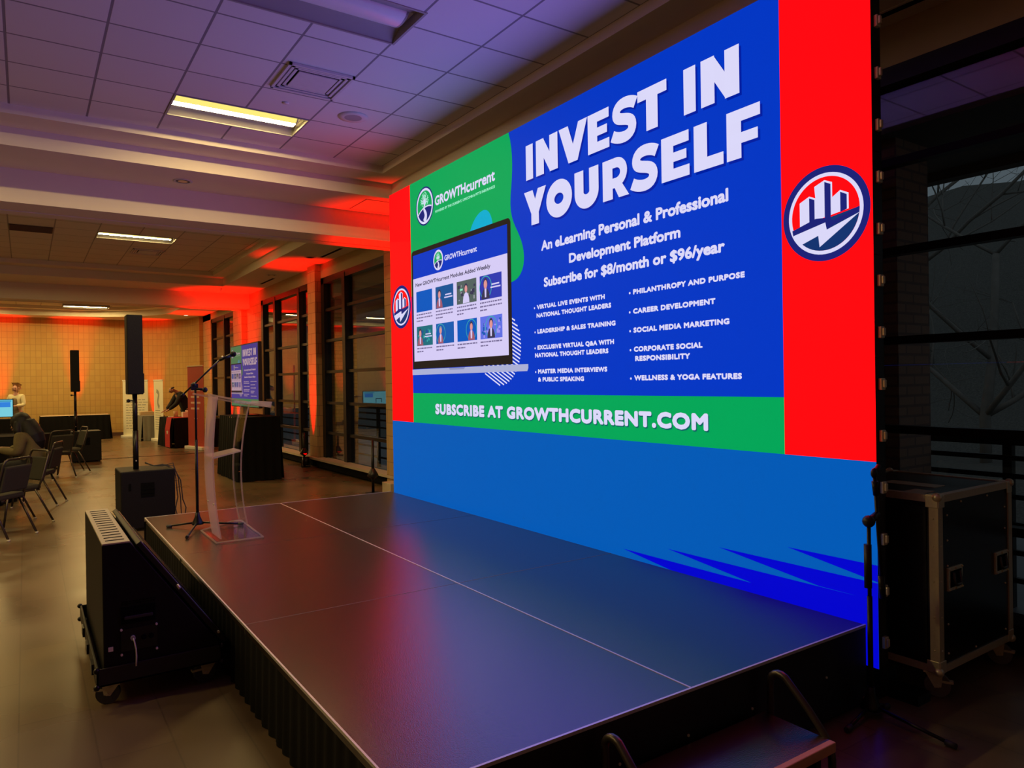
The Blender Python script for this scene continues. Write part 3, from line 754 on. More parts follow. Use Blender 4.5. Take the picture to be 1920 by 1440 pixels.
for c in range(11):
    for r in range(7):
        y1 = -c * SR / 11; y0 = -(c + 1) * SR / 11; z0 = LZ0 + r * (LZ1 - LZ0) / 7; z1 = z0 + (LZ1 - LZ0) / 7
        m.box((0.0, y0 + 0.0015, z0 + 0.0015), (0.075, y1 - 0.0015, z1 - 0.0015))
m.build('cabinet', M_blackp, led)
m = MB(); m.box((0.02, -SR + 0.02, 0.0), (0.2, -SR + 0.1, 0.14)); m.box((0.02, -0.1, 0), (0.2, -0.02, 0.14)); m.box((0.005, -SR, 0.05), (0.08, 0, LZ0)); m.build('ground_beam', M_blackm, led)
m = MB()
for y in (-0.06, -1.9, -3.8, -SR + 0.06):
    m.box((0.08, y - 0.03, 0.0), (0.14, y + 0.03, 3.6)); m.box((0.1, y - 0.2, 0), (0.22, y + 0.2, 0.05))
each(m, 'rear_brace', M_blackm, led)
for r in range(14):
    z = LZ0 + 0.13 + r * (LZ1 - LZ0) / 14
    m = MB(); m.box((0.025, -SR - 0.02, z - 0.03), (0.06, -SR, z + 0.03)); m.box((0.032, -SR - 0.032, z - 0.018), (0.05, -SR - 0.018, z + 0.022), 0)
    m.build('latch', M_steel, led, bevel=0.004)

for nm, s0, s1, t0, t1, c, rad in (('centre', 0.55, 5.23, 1.55, 3.83, (0.22, 0.13, 1.0), 1.15), ('left', 0.0, 0.54, 1.22, 3.83, (1.0, 0.02, 0.03), 0.8), ('right', 5.24, SR, 1.22, 3.83, (1.0, 0.02, 0.05), 1.6), ('low', 0.0, SR, 0.45, 1.2, (0.0, 0.12, 0.55), 0.08)):  # added area lamps before the screen strengthen its tint on the ceiling
    ld = bpy.data.lights.new('added_screen_fill', 'AREA'); ld.shape = 'RECTANGLE'; ld.size = t1 - t0; ld.size_y = s1 - s0
    ld.color = c; ld.energy = rad * PI * ld.size * ld.size_y
    lo = bpy.data.objects.new('added_screen_fill', ld); COL.objects.link(lo); lo.parent = led
    lo.location = (-0.02, -(s0 + s1) / 2, (t0 + t1) / 2); lo.rotation_euler = (0, PI / 2, 0)

# ------------------------------------------------------------------ stage
SX0, SX1, SY0, SY1, SZ = 0.93, 3.475, 2.003, 7.65, 0.402
st = thing('stage_platform', 'low black stage of six vinyl decks in front of the video wall', 'stage', (SX0, SY0, 0))
W, Ln = SX1 - SX0, SY1 - SY0; xm = 2.207 - SX0
yb = [0, 3.78 / 2, 5.784 - SY0, Ln]; yb[1] = yb[2] / 2
for i, (x0, x1) in enumerate(((0, xm), (xm, W))):
    for j in range(3):
        m = MB(); m.box((x0 + 0.004, yb[j] + 0.003, SZ - 0.05), (x1 - 0.004, yb[j + 1] - 0.003, SZ)); m.build('deck_panel', M_deck, st)
m = MB(); m.box((xm - 0.004, 0, SZ - 0.05), (xm + 0.004, Ln, SZ + 0.0015)); m.build('seam_trim', M_trim, st)
for j in (1, 2):
    m = MB(); m.box((0, yb[j] - 0.003, SZ - 0.05), (W, yb[j] + 0.003, SZ + 0.0004)); m.build('cross_seam', mat('dull_seam_trim', (0.12, 0.1, 0.1), 0.5) if j == 1 else M_cframe, st)
m = MB(); m.box((-0.005, -0.006, SZ - 0.012), (0.003, Ln, SZ + 0.001)); m.box((-0.006, -0.006, SZ - 0.012), (W, 0.004, SZ + 0.001)); m.box((-0.006, Ln - 0.004, SZ - 0.035), (W, Ln + 0.006, SZ + 0.001))
m.build('edge_trim', M_trim, st)
# pleated skirt along the long side
def pleats(m, p0, p1, h, amp, per, flare, z0=0.004, n_per=8, seed=0, wob=0.3, mi=0):
    p0 = Vector(p0); p1 = Vector(p1); L = (p1 - p0).length; d = (p1 - p0).normalized(); nrm = Vector((d.y, -d.x, 0)); N = int(L / per * n_per)
    rr = random.Random(seed); ph = [rr.uniform(-wob, wob) for _ in range(N + 2)]
    rowz = [0, 0.25, 0.5, 0.75, 1.0]; V = []
    for a in rowz:
        for i in range(N + 1):
            x = i / N * L
            off = flare * a + amp * (0.35 + 0.65 * a) * (math.sin(2 * PI * x / per + ph[i // n_per] * 3 * a) + 1 + 0.4 * math.sin(5.3 * x))
            p = p0 + d * x + nrm * off; V.append((p.x, p.y, h + (z0 - h) * a))
    F = [(k * (N + 1) + i, k * (N + 1) + i + 1, (k + 1) * (N + 1) + i + 1, (k + 1) * (N + 1) + i) for k in range(4) for i in range(N)]
    m.add(V, F, mi, True)
m = MB(); pleats(m, (0.012, Ln, 0), (0.012, 0, 0), SZ - 0.012, 0.008, 0.11, 0.004, seed=1)
pleats(m, (W, Ln + 0.008, 0), (-0.008, Ln + 0.008, 0), SZ - 0.012, 0.01, 0.11, 0.01, seed=2)
m.build('skirt', M_skirt, st, recalc=False)
m = MB(); m.box((0.0, -0.004, 0.02), (W, 0.01, SZ - 0.012)); m.box((0.02, 0.01, 0.0), (W - 0.02, 0.03, SZ - 0.05))
m.build('end_fascia', M_blackp, st)
m = MB()
for x in (0.35, 0.88, 1.25, 1.65, 2.2):
    m.cyl((x, -0.004, 0.22), (x, -0.009, 0.22), 0.006, n=8)
each(m, 'fascia_screw', M_steel, st)
m = MB()
for x in (0.1, xm - 0.1, xm + 0.1, W - 0.1):
    for y in (0.1, yb[1], yb[2], Ln - 0.1): m.cyl((x, y, 0), (x, y, SZ - 0.05), 0.024, n=10)
each(m, 'leg', M_blackm, st)

# step with two hooped rails at the stage end
sp = thing('stage_step', 'low black step with orange wooden nosing and two hooped rails at the stage end', 'step', (1.70, 1.668, 0))
m = MB(); m.box((0.02, 0.0, 0.175), (0.93, 0.305, 0.203)); m.build('tread', M_deck, sp)
m = MB(); m.box((0.02, -0.028, 0.165), (0.93, 0.0, 0.206)); m.build('nosing', M_wood, sp, bevel=0.004)
m = MB(); m.box((0.04, 0.02, 0.0), (0.07, 0.29, 0.175)); m.box((0.87, 0.02, 0), (0.90, 0.29, 0.175)); m.box((0.04, 0.27, 0.02), (0.9, 0.29, 0.175)); m.build('riser_frame', M_blackm, sp)
for x in (0.0, 0.945):
    pt = [(x, 0.285, 0.0), (x, 0.285, 0.30)] + [(x, 0.235 + 0.05 * math.cos(a), 0.335 + 0.05 * math.sin(a)) for a in [math.radians(d) for d in range(0, 121, 20)]]
    pt += [(x, 0.10, 0.28), (x, 0.03, 0.205)] + [(x, 0.005, 0.165), (x, 0.0, 0.12), (x, 0.0, 0.0)]
    m = MB(); m.tube(pt, 0.0155, 12); m.build('handrail', M_cframe, sp)

# ------------------------------------------------------------------ wedge monitor on its dolly
wd = thing('wedge_monitor', 'black wedge-shaped cabinet with a slotted khaki top on a wheeled tray', 'monitor cabinet', (0.28, 4.24, 0))
YL = 1.25; y0 = 0.015
m = MB(); m.prism([(0.034, 0.13), (0.034, 0.835), (0.166, 0.835), (0.60, 0.215), (0.60, 0.13)], 'Y', y0, y0 + YL)
cab = m.build('cabinet', M_blackw, wd, bevel=0.005)
m = MB(); m.box((0.036, y0 + 0.002, 0.835), (0.164, y0 + YL - 0.002, 0.842))
top = m.build('top_plate', M_khaki, wd)
m = MB()
for k in range(14):
    y = y0 + 0.07 + k * 0.083
    m.box((0.056, y, 0.8415), (0.144, y + 0.017, 0.8435))
each(m, 'vent_slot', M_dark, top)
# slanted flat screen
d = Vector((0.60 - 0.166, 0, 0.215 - 0.835)).normalized(); nrm = Vector((-d.z, 0, d.x)); c0 = Vector((0.166, 0, 0.835))
Mr = Matrix((d, Vector((0, 1, 0)), nrm)).transposed()
Lsl = math.hypot(0.434, 0.62)
m = MB(); m.obox(c0 + d * (Lsl * 0.53) + Vector((0, y0 + YL / 2, 0)) + nrm * 0.026, (Lsl * 0.99, YL * 1.0, 0.03), Mr); scr = m.build('screen_bezel', M_blackp, wd, bevel=0.006)
m = MB(); m.obox(c0 + d * (Lsl * 0.53) + Vector((0, y0 + YL / 2, 0)) + nrm * 0.043, (Lsl * 0.93, YL * 0.95, 0.004), Mr); m.build('screen', mat('dark_screen_glass', (0.006, 0.006, 0.008), 0.12), scr)
m = MB(); m.cyl(c0 + d * 0.34 + Vector((0, y0 - 0.004, 0)) + nrm * 0.03, c0 + d * 0.36 + Vector((0, y0 - 0.02, 0)) + nrm * 0.03, 0.008, n=8); m.cyl(c0 + d * 0.70 + Vector((0, y0, 0)) + nrm * 0.03, c0 + d * 0.70 + Vector((0, y0 - 0.015, 0)) + nrm * 0.03, 0.007, n=8); each(m, 'screw', M_steel, wd)
# end-face fittings
m = MB(); m.box((0.115, y0 - 0.006, 0.27), (0.285, y0 + 0.001, 0.385)); pl = m.build('connector_plate', M_blackp, wd)
m = MB()
for x in (0.116, 0.282):
    for z in (0.255, 0.385): m.cyl((x, y0 - 0.012, z), (x, y0, z), 0.006, n=8)
each(m, 'screw', M_white, pl)
m = MB(); m.cyl((0.168, y0 - 0.03, 0.338), (0.168, y0 - 0.006, 0.338), 0.012, n=10); m.cyl((0.22, y0 - 0.016, 0.33), (0.22, y0 - 0.006, 0.33), 0.013, n=12, mi=1); m.cyl((0.255, y0 - 0.016, 0.33), (0.255, y0 - 0.006, 0.33), 0.013, n=12, mi=1); each(m, 'socket', [M_grey, M_dark], pl)
m = MB(); m.tube([(0.168, y0 - 0.028, 0.338), (0.172, y0 - 0.036, 0.325), (0.18, y0 - 0.034, 0.28), (0.182, y0 - 0.03, 0.24), (0.18, y0 - 0.028, 0.19)], 0.0035, 8); m.build('power_lead', M_white, pl)
m = MB(); m.box((0.115, y0 - 0.004, 0.41), (0.278, y0 + 0.001, 0.50)); hr = m.build('handle_recess', M_dark, wd)
m = MB(); m.box((0.13, y0 - 0.014, 0.435), (0.265, y0 - 0.004, 0.452)); m.build('handle_bar', M_rubber, hr, bevel=0.004)
m = MB()
for i in range(10):
    for k in range(2): m.box((0.122 + i * 0.016, y0 - 0.003, 0.512 + k * 0.012), (0.132 + i * 0.016, y0 + 0.001, 0.518 + k * 0.012))
m.build('vent_grille', M_dark, wd)
m = MB(); m.box((0.056, y0 - 0.004, 0.283), (0.078, y0 + 0.001, 0.305)); m.build('badge', M_white, wd)
m = MB()
m.box((0.0, 0.0, 0.112), (0.61, 1.34, 0.125))
for a, b in (((0, 0, 0.112), (0.61, 0.012, 0.205)), ((0, 1.328, 0.112), (0.61, 1.34, 0.205)), ((0, 0, 0.112), (0.012, 1.34, 0.205)), ((0.598, 0, 0.112), (0.61, 1.34, 0.205))): m.box(a, b)
tray_o = m.build('dolly_tray', mat('worn_black_ply', (0.016, 0.014, 0.01), 0.55, noise=0.3, scale=40), wd, bevel=0.003)
m = MB()
for x, y in ((0, 0), (0.61, 0), (0, 1.34), (0.61, 1.34)):
    for z in (0.113, 0.2): m.ball((x, y, z), 0.016, 10)
each(m, 'corner', M_blackm, tray_o)
m = MB()
for y in (0.16, 0.52, 0.86): m.box((-0.012, y, 0.13), (0.0, y + 0.1, 0.185))
each(m, 'latch', M_blackm, tray_o)
def caster(parent, x, y, ztop, r, face=0.0, brake=False, tire=M_caster):
    """swivel caster below ztop, its wheel on the floor"""
    c = MB(); M_ = Matrix.Rotation(face, 3, 'Z')
    def T(p): v = M_ @ Vector(p); return (v.x + x, v.y + y, v.z)
    off = r * 0.35
    c.cyl(T((-0.014, off, r)), T((0.014, off, r)), r, n=24)
    c.lathe([(r * 0.9, -0.0145), (r * 0.62, -0.016)], (0, 0, 0), 24) if False else None
    w = c.build('caster', tire, parent)
    f = MB()
    f.obox(T((0, 0, ztop - 0.004)), (0.085, 0.085, 0.008), M_)
    for sx in (-1, 1):
        P = [T((sx * 0.021, -0.035, ztop - 0.01)), T((sx * 0.021, 0.045, ztop - 0.01)), T((sx * 0.021, off + 0.016, r - 0.005)), T((sx * 0.021, off - 0.014, r - 0.012))]
        Q = [T((sx * 0.024, -0.035, ztop - 0.01)), T((sx * 0.024, 0.045, ztop - 0.01)), T((sx * 0.024, off + 0.016, r - 0.005)), T((sx * 0.024, off - 0.014, r - 0.012))]
        f.add(P + Q, [(0, 1, 2, 3), (7, 6, 5, 4), (0, 4, 5, 1), (1, 5, 6, 2), (2, 6, 7, 3), (3, 7, 4, 0)])
    f.cyl(T((-0.024, 0, ztop - 0.012)), T((0.024, 0, ztop - 0.012)), 0.012, n=10)
    f.cyl(T((-0.03, off, r)), T((0.03, off, r)), 0.008, n=10)
    if brake: f.obox(T((0, off + r * 0.75, r * 1.35)), (0.03, 0.05, 0.012), M_)
    f.build('caster_bracket', M_brkt, w)
    return w
for x, y, a in ((0.075, 0.06, 1.3), (0.545, 0.06, 1.7), (0.075, 1.27, 0.4), (0.54, 1.27, 0.9)): caster(wd, x, y, 0.112, 0.057, a, True)

# ------------------------------------------------------------------ acrylic lectern
lc = thing('lectern', 'clear acrylic lectern with curved supports standing on the stage', 'lectern', (1.23, 6.0, SZ + 0.001))
def sheet(m, prof, yA, yB, th, mi=0):
    n = len(prof); V = []
    for y in (yA, yB):
        for k, (x, z) in enumerate(prof): V += [(x - th / 2, y, z), (x + th / 2, y, z)]
    F = []
    for k in range(n - 1):
        a = 2 * k; b = 2 * n + 2 * k
        F += [(a, a + 1, a + 3, a + 2), (b, b + 2, b + 3, b + 1), (a, a + 2, b + 2, b), (a + 1, b + 1, b + 3, a + 3)]
    F += [(0, 2 * n, 2 * n + 1, 1), (2 * n - 2, 2 * n - 1, 4 * n - 1, 4 * n - 2)]
    m.add(V, F, mi)
curve = lambda xb, xm_, xt, h: [((1 - t) * ((1 - t) * xb + t * (2 * xm_ - 0.5 * (xb + xt))) + t * ((1 - t) * (2 * xm_ - 0.5 * (xb + xt)) + t * xt), 0.025 + (h - 0.025) * t) for t in [i / 16 for i in range(17)]]
m = MB(); sheet(m, curve(0.045, -0.005, 0.035, 1.16), 0.05, 0.36, 0.012); m.build('front_panel', M_acrf, lc)
pb = curve(0.37, 0.325, 0.40, 1.07)
m = MB(); sheet(m, pb, 0.55, 0.83, 0.010); bp_ = m.build('rear_panel', M_acr, lc)
m = MB(); sheet(m, pb, 0.542, 0.550, 0.012); sheet(m, pb, 0.83, 0.838, 0.012); each(m, 'edge_glow_strip', M_edge, bp_)  # pale strips stand in for light caught in the panel edges
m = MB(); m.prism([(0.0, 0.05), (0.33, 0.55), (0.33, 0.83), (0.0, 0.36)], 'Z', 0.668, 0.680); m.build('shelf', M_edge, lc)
m = MB(); m.prism([(0.0, 0.0), (0.36, 0.0), (0.395, 0.86), (0.30, 0.86), (0.0, 0.60)], 'Z', 0.0, 0.018); m.build('base_plate', M_acr, lc)
m = MB()
for p, q in (((0, 0), (0.36, 0)), ((0.36, 0), (0.395, 0.86)), ((0.395, 0.86), (0.30, 0.86)), ((0.30, 0.86), (0, 0.60)), ((0, 0.60), (0, 0))):
    m.tube([(p[0], p[1], 0.01), (q[0], q[1], 0.01)], 0.007, 6)
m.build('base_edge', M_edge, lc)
# sloping reading desk with a lip
sl = Matrix.Rotation(math.radians(13.5), 3, 'Y')
m = MB(); m.obox((0.19, 0.28, 1.125), (0.50, 0.60, 0.012), sl); dk = m.build('reading_desk', M_acr, lc)
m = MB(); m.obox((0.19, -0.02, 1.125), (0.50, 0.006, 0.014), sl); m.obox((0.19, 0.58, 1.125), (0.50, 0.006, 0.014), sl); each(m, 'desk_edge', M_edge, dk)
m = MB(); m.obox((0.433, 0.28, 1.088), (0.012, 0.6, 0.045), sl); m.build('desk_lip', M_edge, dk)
m = MB()
for y in (0.10, 0.31): m.cyl((0.0, y, 0.30), (0.018, y, 0.30), 0.007, n=8)
each(m, 'bolt', M_steel, lc)

# ------------------------------------------------------------------ microphone stands
def mic_stand(loc, legs, height, label, r=0.0095):
    s = thing('microphone_stand', label, 'microphone stand', loc)
    m = MB(); m.lathe([(0.0, 0.135), (0.018, 0.135), (0.022, 0.10), (0.045, 0.045), (0.05, 0.03), (0.0, 0.03)], n=16); m.build('base', M_blackm, s)
    for (x, y) in legs:
        g = MB(); L = math.hypot(x, y); g.cyl((x / L * 0.035, y / L * 0.035, 0.045), (x, y, 0.014), 0.0085, n=8)
        lg = g.build('leg', M_blackm, s)
        g = MB(); g.cyl((x * (1 - 0.03 / L), y * (1 - 0.03 / L), 0.014), (x * (1 + 0.015 / L), y * (1 + 0.015 / L), 0.012), 0.0135, n=10); g.build('rubber_foot', M_rubber, lg)
    m = MB(); m.cyl((0, 0, 0.12), (0, 0, height * 0.62), 0.0125, n=12); m.cyl((0, 0, height * 0.62 - 0.03), (0, 0, height), r, n=12); m.build('pole', M_blackm, s)
    return s
s1 = mic_stand((1.24, 6.80, SZ + 0.002), ((-0.21, 0.16), (-0.16, -0.43), (0.34, -0.14)), 1.25, 'tall black microphone stand with an angled boom beside the acrylic lectern')
m = MB(); m.ball((-0.01, 0, 1.255), 0.026, 12); m.box((-0.035, -0.02, 1.21), (0.02, 0.02, 1.265)); m.cyl((0.0, -0.01, 1.225), (0.06, -0.04, 1.215), 0.011, n=10); m.ball((0.07, -0.045, 1.213), 0.024, 10, sc=(1, 0.6, 1)); m.build('clutch', M_blackp, s1)
jp = Vector((-0.012, 0.0, 1.262)); bd = Vector((0.69, -0.1, 0.70)).normalized()
m = MB(); m.cyl(jp - bd * 0.13, jp + bd * 0.33, 0.0075, n=10); m.cyl(jp - bd * 0.15, jp - bd * 0.11, 0.013, n=10)
bm_ = m.build('boom', M_blackm, s1)
m = MB(); m.cyl(jp + bd * 0.33, jp + bd * 0.345, 0.012, n=8); m.build('clip', M_steel, bm_)
mic = thing('microphone', 'black handheld microphone clipped to the boom end above the lectern', 'microphone', tuple(Vector((1.24, 6.80, SZ + 0.002)) + jp + bd * 0.30))
md = Vector((0.9, -0.12, 0.42)).normalized()
m = MB(); m.cyl(md * 0.0 , md * 0.11, 0.013, 0.017, 12); m.build('body', M_blackm, mic)
m = MB(); m.ball(md * 0.13, 0.026, 12); m.build('grille_head', M_grille, mic)
s2 = mic_stand((3.385, 1.925, 0.002), ((-0.25, -0.03), (-0.02, -0.38), (0.12, -0.01)), 0.93, 'black microphone stand with its boom folded down in front of the flight case')
m = MB(); m.cyl((-0.012, 0.0, 0.62), (-0.012, 0, 0.83), 0.018, n=12); m.ball((0, 0, 0.94), 0.03, 12); m.cyl((0.0, 0, 0.94), (0.08, 0, 0.965), 0.018, n=12); m.build('clutch', M_blackp, s2)
m = MB(); m.cyl((0.058, 0.0, 1.15), (0.115, 0.0, 0.57), 0.009, n=10); m.cyl((0.105, 0, 0.66), (0.117, 0, 0.545), 0.016, n=10); m.cyl((0.06, 0, 1.13), (0.064, 0, 1.06), 0.016, 0.011, n=10)
bm2 = m.build('boom', M_blackm, s2)
m = MB(); m.ball((0.055, 0, 1.17), 0.022, 10, sc=(1, 0.7, 1.2)); m.cyl((0.055, 0, 1.17), (0.10, 0.0, 1.20), 0.014, n=10); m.build('clip', M_blackp, bm2)
m = MB(); m.cyl((0.06, 0.06, 0.03), (0.09, 0.065, 0.032), 0.02, n=10); m.build('foot_clamp', M_steel, s2)

# ------------------------------------------------------------------ flight case
fc = thing('flight_case', 'tall black flight case with aluminium edges on casters beside the video wall', 'flight case', (3.80, 1.80, 0))
fw, fd, z0, z1 = 0.845, 0.70, 0.135, 1.037
m = MB(); m.box((0.006, 0.006, z0 + 0.004), (fw - 0.006, fd - 0.006, z1 - 0.005)); m.build('body', M_lam, fc)
def angle(m, a, b, w=0.034):
    """aluminium angle strip along an edge of the case"""
    a = Vector(a); b = Vector(b); c = Vector((fw / 2, fd / 2, (z0 + z1) / 2)); ax = max(range(3), key=lambda i: abs(b[i] - a[i]))
    lo = [min(a[i], b[i]) for i in range(3)]; hi = [max(a[i], b[i]) for i in range(3)]
    o = [i for i in range(3) if i != ax]
    for fl in o:
        other = o[1] if fl == o[0] else o[0]
        L, H = lo[:], hi[:]
        s = 1 if c[fl] > a[fl] else -1
        L[fl], H[fl] = sorted((a[fl], a[fl] + s * w))
        s2_ = 1 if c[other] > a[other] else -1
        L[other], H[other] = sorted((a[other] - s2_ * 0.001, a[other] + s2_ * 0.008))
        m.box(L, H)
cs_ = [(x, y, z) for x in (0, fw) for y in (0, fd) for z in (z0, z1)]
for i, a in enumerate(cs_):
    for b in cs_[i + 1:]:
        if sum(abs(a[k] - b[k]) > 1e-6 for k in range(3)) == 1:
            m = MB(); angle(m, a, b, 0.045 if a[2] != b[2] else 0.036); m.build('edge_strip', M_alu, fc)
for p in cs_:
    m = MB(); q = Vector(p); cc = Vector((fw / 2, fd / 2, (z0 + z1) / 2)); sg = [1 if cc[k] > q[k] else -1 for k in range(3)]
    m.ball(q + Vector(sg) * 0.008, 0.024, 12)
    for k in range(3):
        L = list(q); Hh = list(q)
        for j in range(3):
            if j == k: L[j] = q[j] - sg[j] * 0.004; Hh[j] = q[j] + sg[j] * 0.002
            else: L[j] = q[j]; Hh[j] = q[j] + sg[j] * 0.062
        m.box(L, Hh)
    m.build('ball_corner', M_steel, fc, bevel=0.003)
m = MB(); m.box((0.16, -0.004, 0), (0, 0, 0)) if False else None
for hx in (0.165, 0.70):
    hz = 0.60
    m = MB(); m.box((hx - 0.075, -0.006, hz - 0.06), (hx + 0.075, 0.006, hz + 0.06)); m.box((hx - 0.058, -0.009, hz - 0.042), (hx + 0.058, -0.005, hz + 0.042), 1)
    h_ = m.build('handle', [M_steel, M_dark], fc, bevel=0.003)
    m = MB(); m.tube([(hx - 0.035, -0.01, hz + 0.034), (hx - 0.035, -0.017, hz - 0.02), (hx - 0.02, -0.019, hz - 0.03), (hx + 0.02, -0.019, hz - 0.03), (hx + 0.035, -0.017, hz - 0.02), (hx + 0.035, -0.01, hz + 0.034)], 0.008, 8); m.build('handle_grip', M_cframe, h_)
    m = MB()
    for sx in (-1, 0, 1):
        for sz in (-1, 1): m.ball((hx + sx * 0.067, -0.008, hz + sz * 0.052), 0.006, 8)
    each(m, 'rivet', M_steel, h_)
m = MB()
for (x, z) in ((0.10, 0.93), (0.10, 0.67), (0.10, 0.37), (0.10, 0.22), (0.25, 0.985), (0.55, 0.985), (0.76, 0.90), (0.76, 0.47), (0.76, 0.21), (0.4, 0.19), (0.10, 0.80), (0.76, 0.78)):
    m.cyl((x, 0.001, z), (x, 0.0065, z), 0.006, n=8) if False else m.ball((x, 0.004, z), 0.006, 8)
for z in (0.25, 0.42, 0.6, 0.78, 0.92): m.ball((-0.001, 0.024, z), 0.005, 8); m.ball((0.024, -0.001, z), 0.005, 8)
each(m, 'rivet', M_steel, fc)
m = MB(); m.box((0.004, 0.06, z0 + 0.06), (0.0, fd - 0.06, z1 - 0.06)); m.build('door', M_blackp, fc)
m = MB()
for y, w in ((0.42, 0.03), (0.36, 0.012), (0.33, 0.012), (0.30, 0.012)): m.box((-0.001, y, 0.955), (0.006, y + w, 0.972))
m.build('name_plate', M_grey, fc)
m = MB(); m.box((0.30, 0.16, z1 - 0.006), (0.42, 0.45, z1 - 0.002)); m.box((0.05, 0.10, z1 - 0.006), (0.18, 0.2, z1 - 0.002)); each(m, 'top_dish', M_alu, fc)
for x, y, a in ((0.05, 0.06, 3.6), (0.77, 0.06, 3.4), (0.07, 0.62, 0.5), (0.77, 0.62, 1.0)): caster(fc, x, y, z0, 0.06, a, True, M_wheel)

# ------------------------------------------------------------------ column loudspeakers on subwoofers
def speaker(subloc, spk_dx, label_sub, label_spk):
    sb = thing('subwoofer', label_sub, 'subwoofer', subloc)
    m = MB(); m.box((0, 0, 0.03), (0.565, 0.6, 0.69)); cb = m.build('cabinet', M_blackw, sb, bevel=0.012)
    m = MB(); m.box((0.205, -0.003, 0.385), (0.345, 0.004, 0.55)); rc = m.build('handle_recess', M_dark, sb)
    m = MB(); m.box((0.205, -0.006, 0.47), (0.345, 0.0, 0.485)); m.box((0.205, -0.006, 0.425), (0.345, 0.0, 0.438)); each(m, 'handle_bar', M_dark, rc)
    m = MB(); m.box((0.08, -0.004, 0.47), (0.105, 0.002, 0.55)); m.build('badge', M_dark, sb)
    for x, y in ((0.05, 0.05), (0.515, 0.05), (0.05, 0.55), (0.515, 0.55)):
        m = MB(); m.cyl((x, y, 0), (x, y, 0.032), 0.025, n=12); m.build('foot', M_rubber, sb)
    cl = thing('column_speaker', label_spk, 'loudspeaker', (subloc[0] + spk_dx, subloc[1] + 0.25, 0.69))
    m = MB(); m.cyl((0, 0, 0), (0, 0, 0.45), 0.030, n=16); m.cyl((0, 0, 0.43), (0, 0, 0.875), 0.026, n=16); pole = m.build('pole', M_blackm, cl)
    m = MB(); m.cyl((0, 0, 0.80), (-0.055, -0.02, 0.80), 0.007, n=8); m.ball((-0.07, -0.025, 0.80), 0.022, 10); m.cyl((0, 0, 0.10), (-0.0, -0.035, 0.10), 0.008, n=8, mi=1); m.build('knob', [M_blackp, M_steel], pole)
    m = MB(); m.box((-0.083, -0.1, 0.875), (0.083, 0.12, 1.80)); bx = m.build('enclosure', M_blackw, cl, bevel=0.01)
    m = MB(); m.box((-0.075, -0.107, 0.885), (0.075, -0.1, 1.79)); m.build('grille', M_grille, cl)
    m = MB(); m.box((0.083, -0.02, 0.89), (0.10, 0.08, 1.12)); m.build('bracket', M_blackm, cl)
    return sb, cl
speaker((0.875, 9.2, 0.0), 0.187, 'black subwoofer box with a slotted handle standing past the stage end', 'tall slim black column loudspeaker on a pole above the subwoofer past the stage end')
speaker((0.83, 18.45, 0.0), 0.09, 'distant black subwoofer box behind the empty chairs', 'distant slim black column loudspeaker on a pole in front of the tan wall')
for k, (dx, h, bot) in enumerate(((0.03, 0.74, 0.05), (0.06, 0.70, 0.12), (0.085, 0.66, 0.02))):
    m = MB(); x0 = 1.44
    m.tube([(1.16, 9.47, 0.75 + 0.004 * k), (1.25, 9.42, 0.715), (1.34, 9.40, 0.71 + 0.01 * k), (x0 + dx * 0.3, 9.38, h), (x0 + dx, 9.36, h * 0.8), (x0 + dx + 0.02, 9.35, h * 0.45), (x0 + dx - 0.01 + 0.03 * k, 9.33, 0.2), (x0 + dx + 0.02, 9.3, bot), (x0 + dx + 0.08, 9.22 - 0.05 * k, 0.012)], 0.006, 8)
    tag(m.build('speaker_cable', M_rubber), 'black cable looping down the right side of the near subwoofer', 'cable', 'cables hanging off the near subwoofer')

# ------------------------------------------------------------------ ceiling fittings
def troffer(x0, y0, lit, label, z=ZT, w=TW, d=TD, up=1):
    """recessed troffer: up = 1 sits above the ceiling plane, 0 is surface mounted"""
    t = thing('ceiling_light', label, 'ceiling light', (x0, y0, z), 0, 'troffer lights in the ceiling')
    b = 0.0 if up else -0.075
    m = MB()
    for p, q in (((0, 0), (w, 0.018)), ((0, d - 0.018), (w, d)), ((0, 0.018), (0.018, d - 0.018)), ((w - 0.018, 0.018), (w, d - 0.018))): m.box((p[0], p[1], b - 0.006), (q[0], q[1], b + 0.07))
    m.build('frame', M_matte, t)
    hw = 0.12
    for ya, yb_ in ((0.018, d / 2 - hw), (d - 0.018, d / 2 + hw)):
        m = MB(); n = 8
        for k in range(n):
            f = lambda u: (ya + (yb_ - ya) * u, b + 0.004 + 0.056 * math.sin(PI / 2 * u))
            (p, zp), (q, zq) = f(k / n), f((k + 1) / n)
            m.quad((0.018, p, zp), (w - 0.018, p, zp), (w - 0.018, q, zq), (0.018, q, zq))
        m.build('reflector', M_matte, t, recalc=False)
    N = 14; prof = [(d / 2 + hw * math.cos(PI * k / N), b + 0.06 - 0.045 * math.sin(PI * k / N)) for k in range(N + 1)]
    m = MB(); m.v = [(0.03, y, zz) for y, zz in prof] + [(w - 0.075, y, zz) for y, zz in prof]
    for k in range(N): m.f.append((k, k + 1, N + 2 + k, N + 1 + k)); m.m.append(0 if 5 <= k < 9 else (1 if k < 5 else 2)); m.s.append(True)
    m.build('lens', [M_lens, M_shoulder, M_shade] if lit else [M_lensoff] * 3, t, recalc=False)
    m = MB()
    for xx in (0.03, w - 0.075):
        m.add([(xx - 0.008, y, zz) for y, zz in prof] + [(xx + 0.008, y, zz) for y, zz in prof], [tuple(range(N + 1)), tuple(range(N + 1, 2 * N + 2))] + [(k, k + 1, N + 2 + k, N + 1 + k) for k in range(N)])
    each(m, 'end_cap', M_matte, t)
    m = MB(); m.box((0.0, 0.0, b + 0.07), (w, d, b + 0.08)); m.build('housing', M_reflector, t)
    return t
M_matte = mat('matte_reflector', (0.34, 0.32, 0.31), 0.6, noise=0.02)
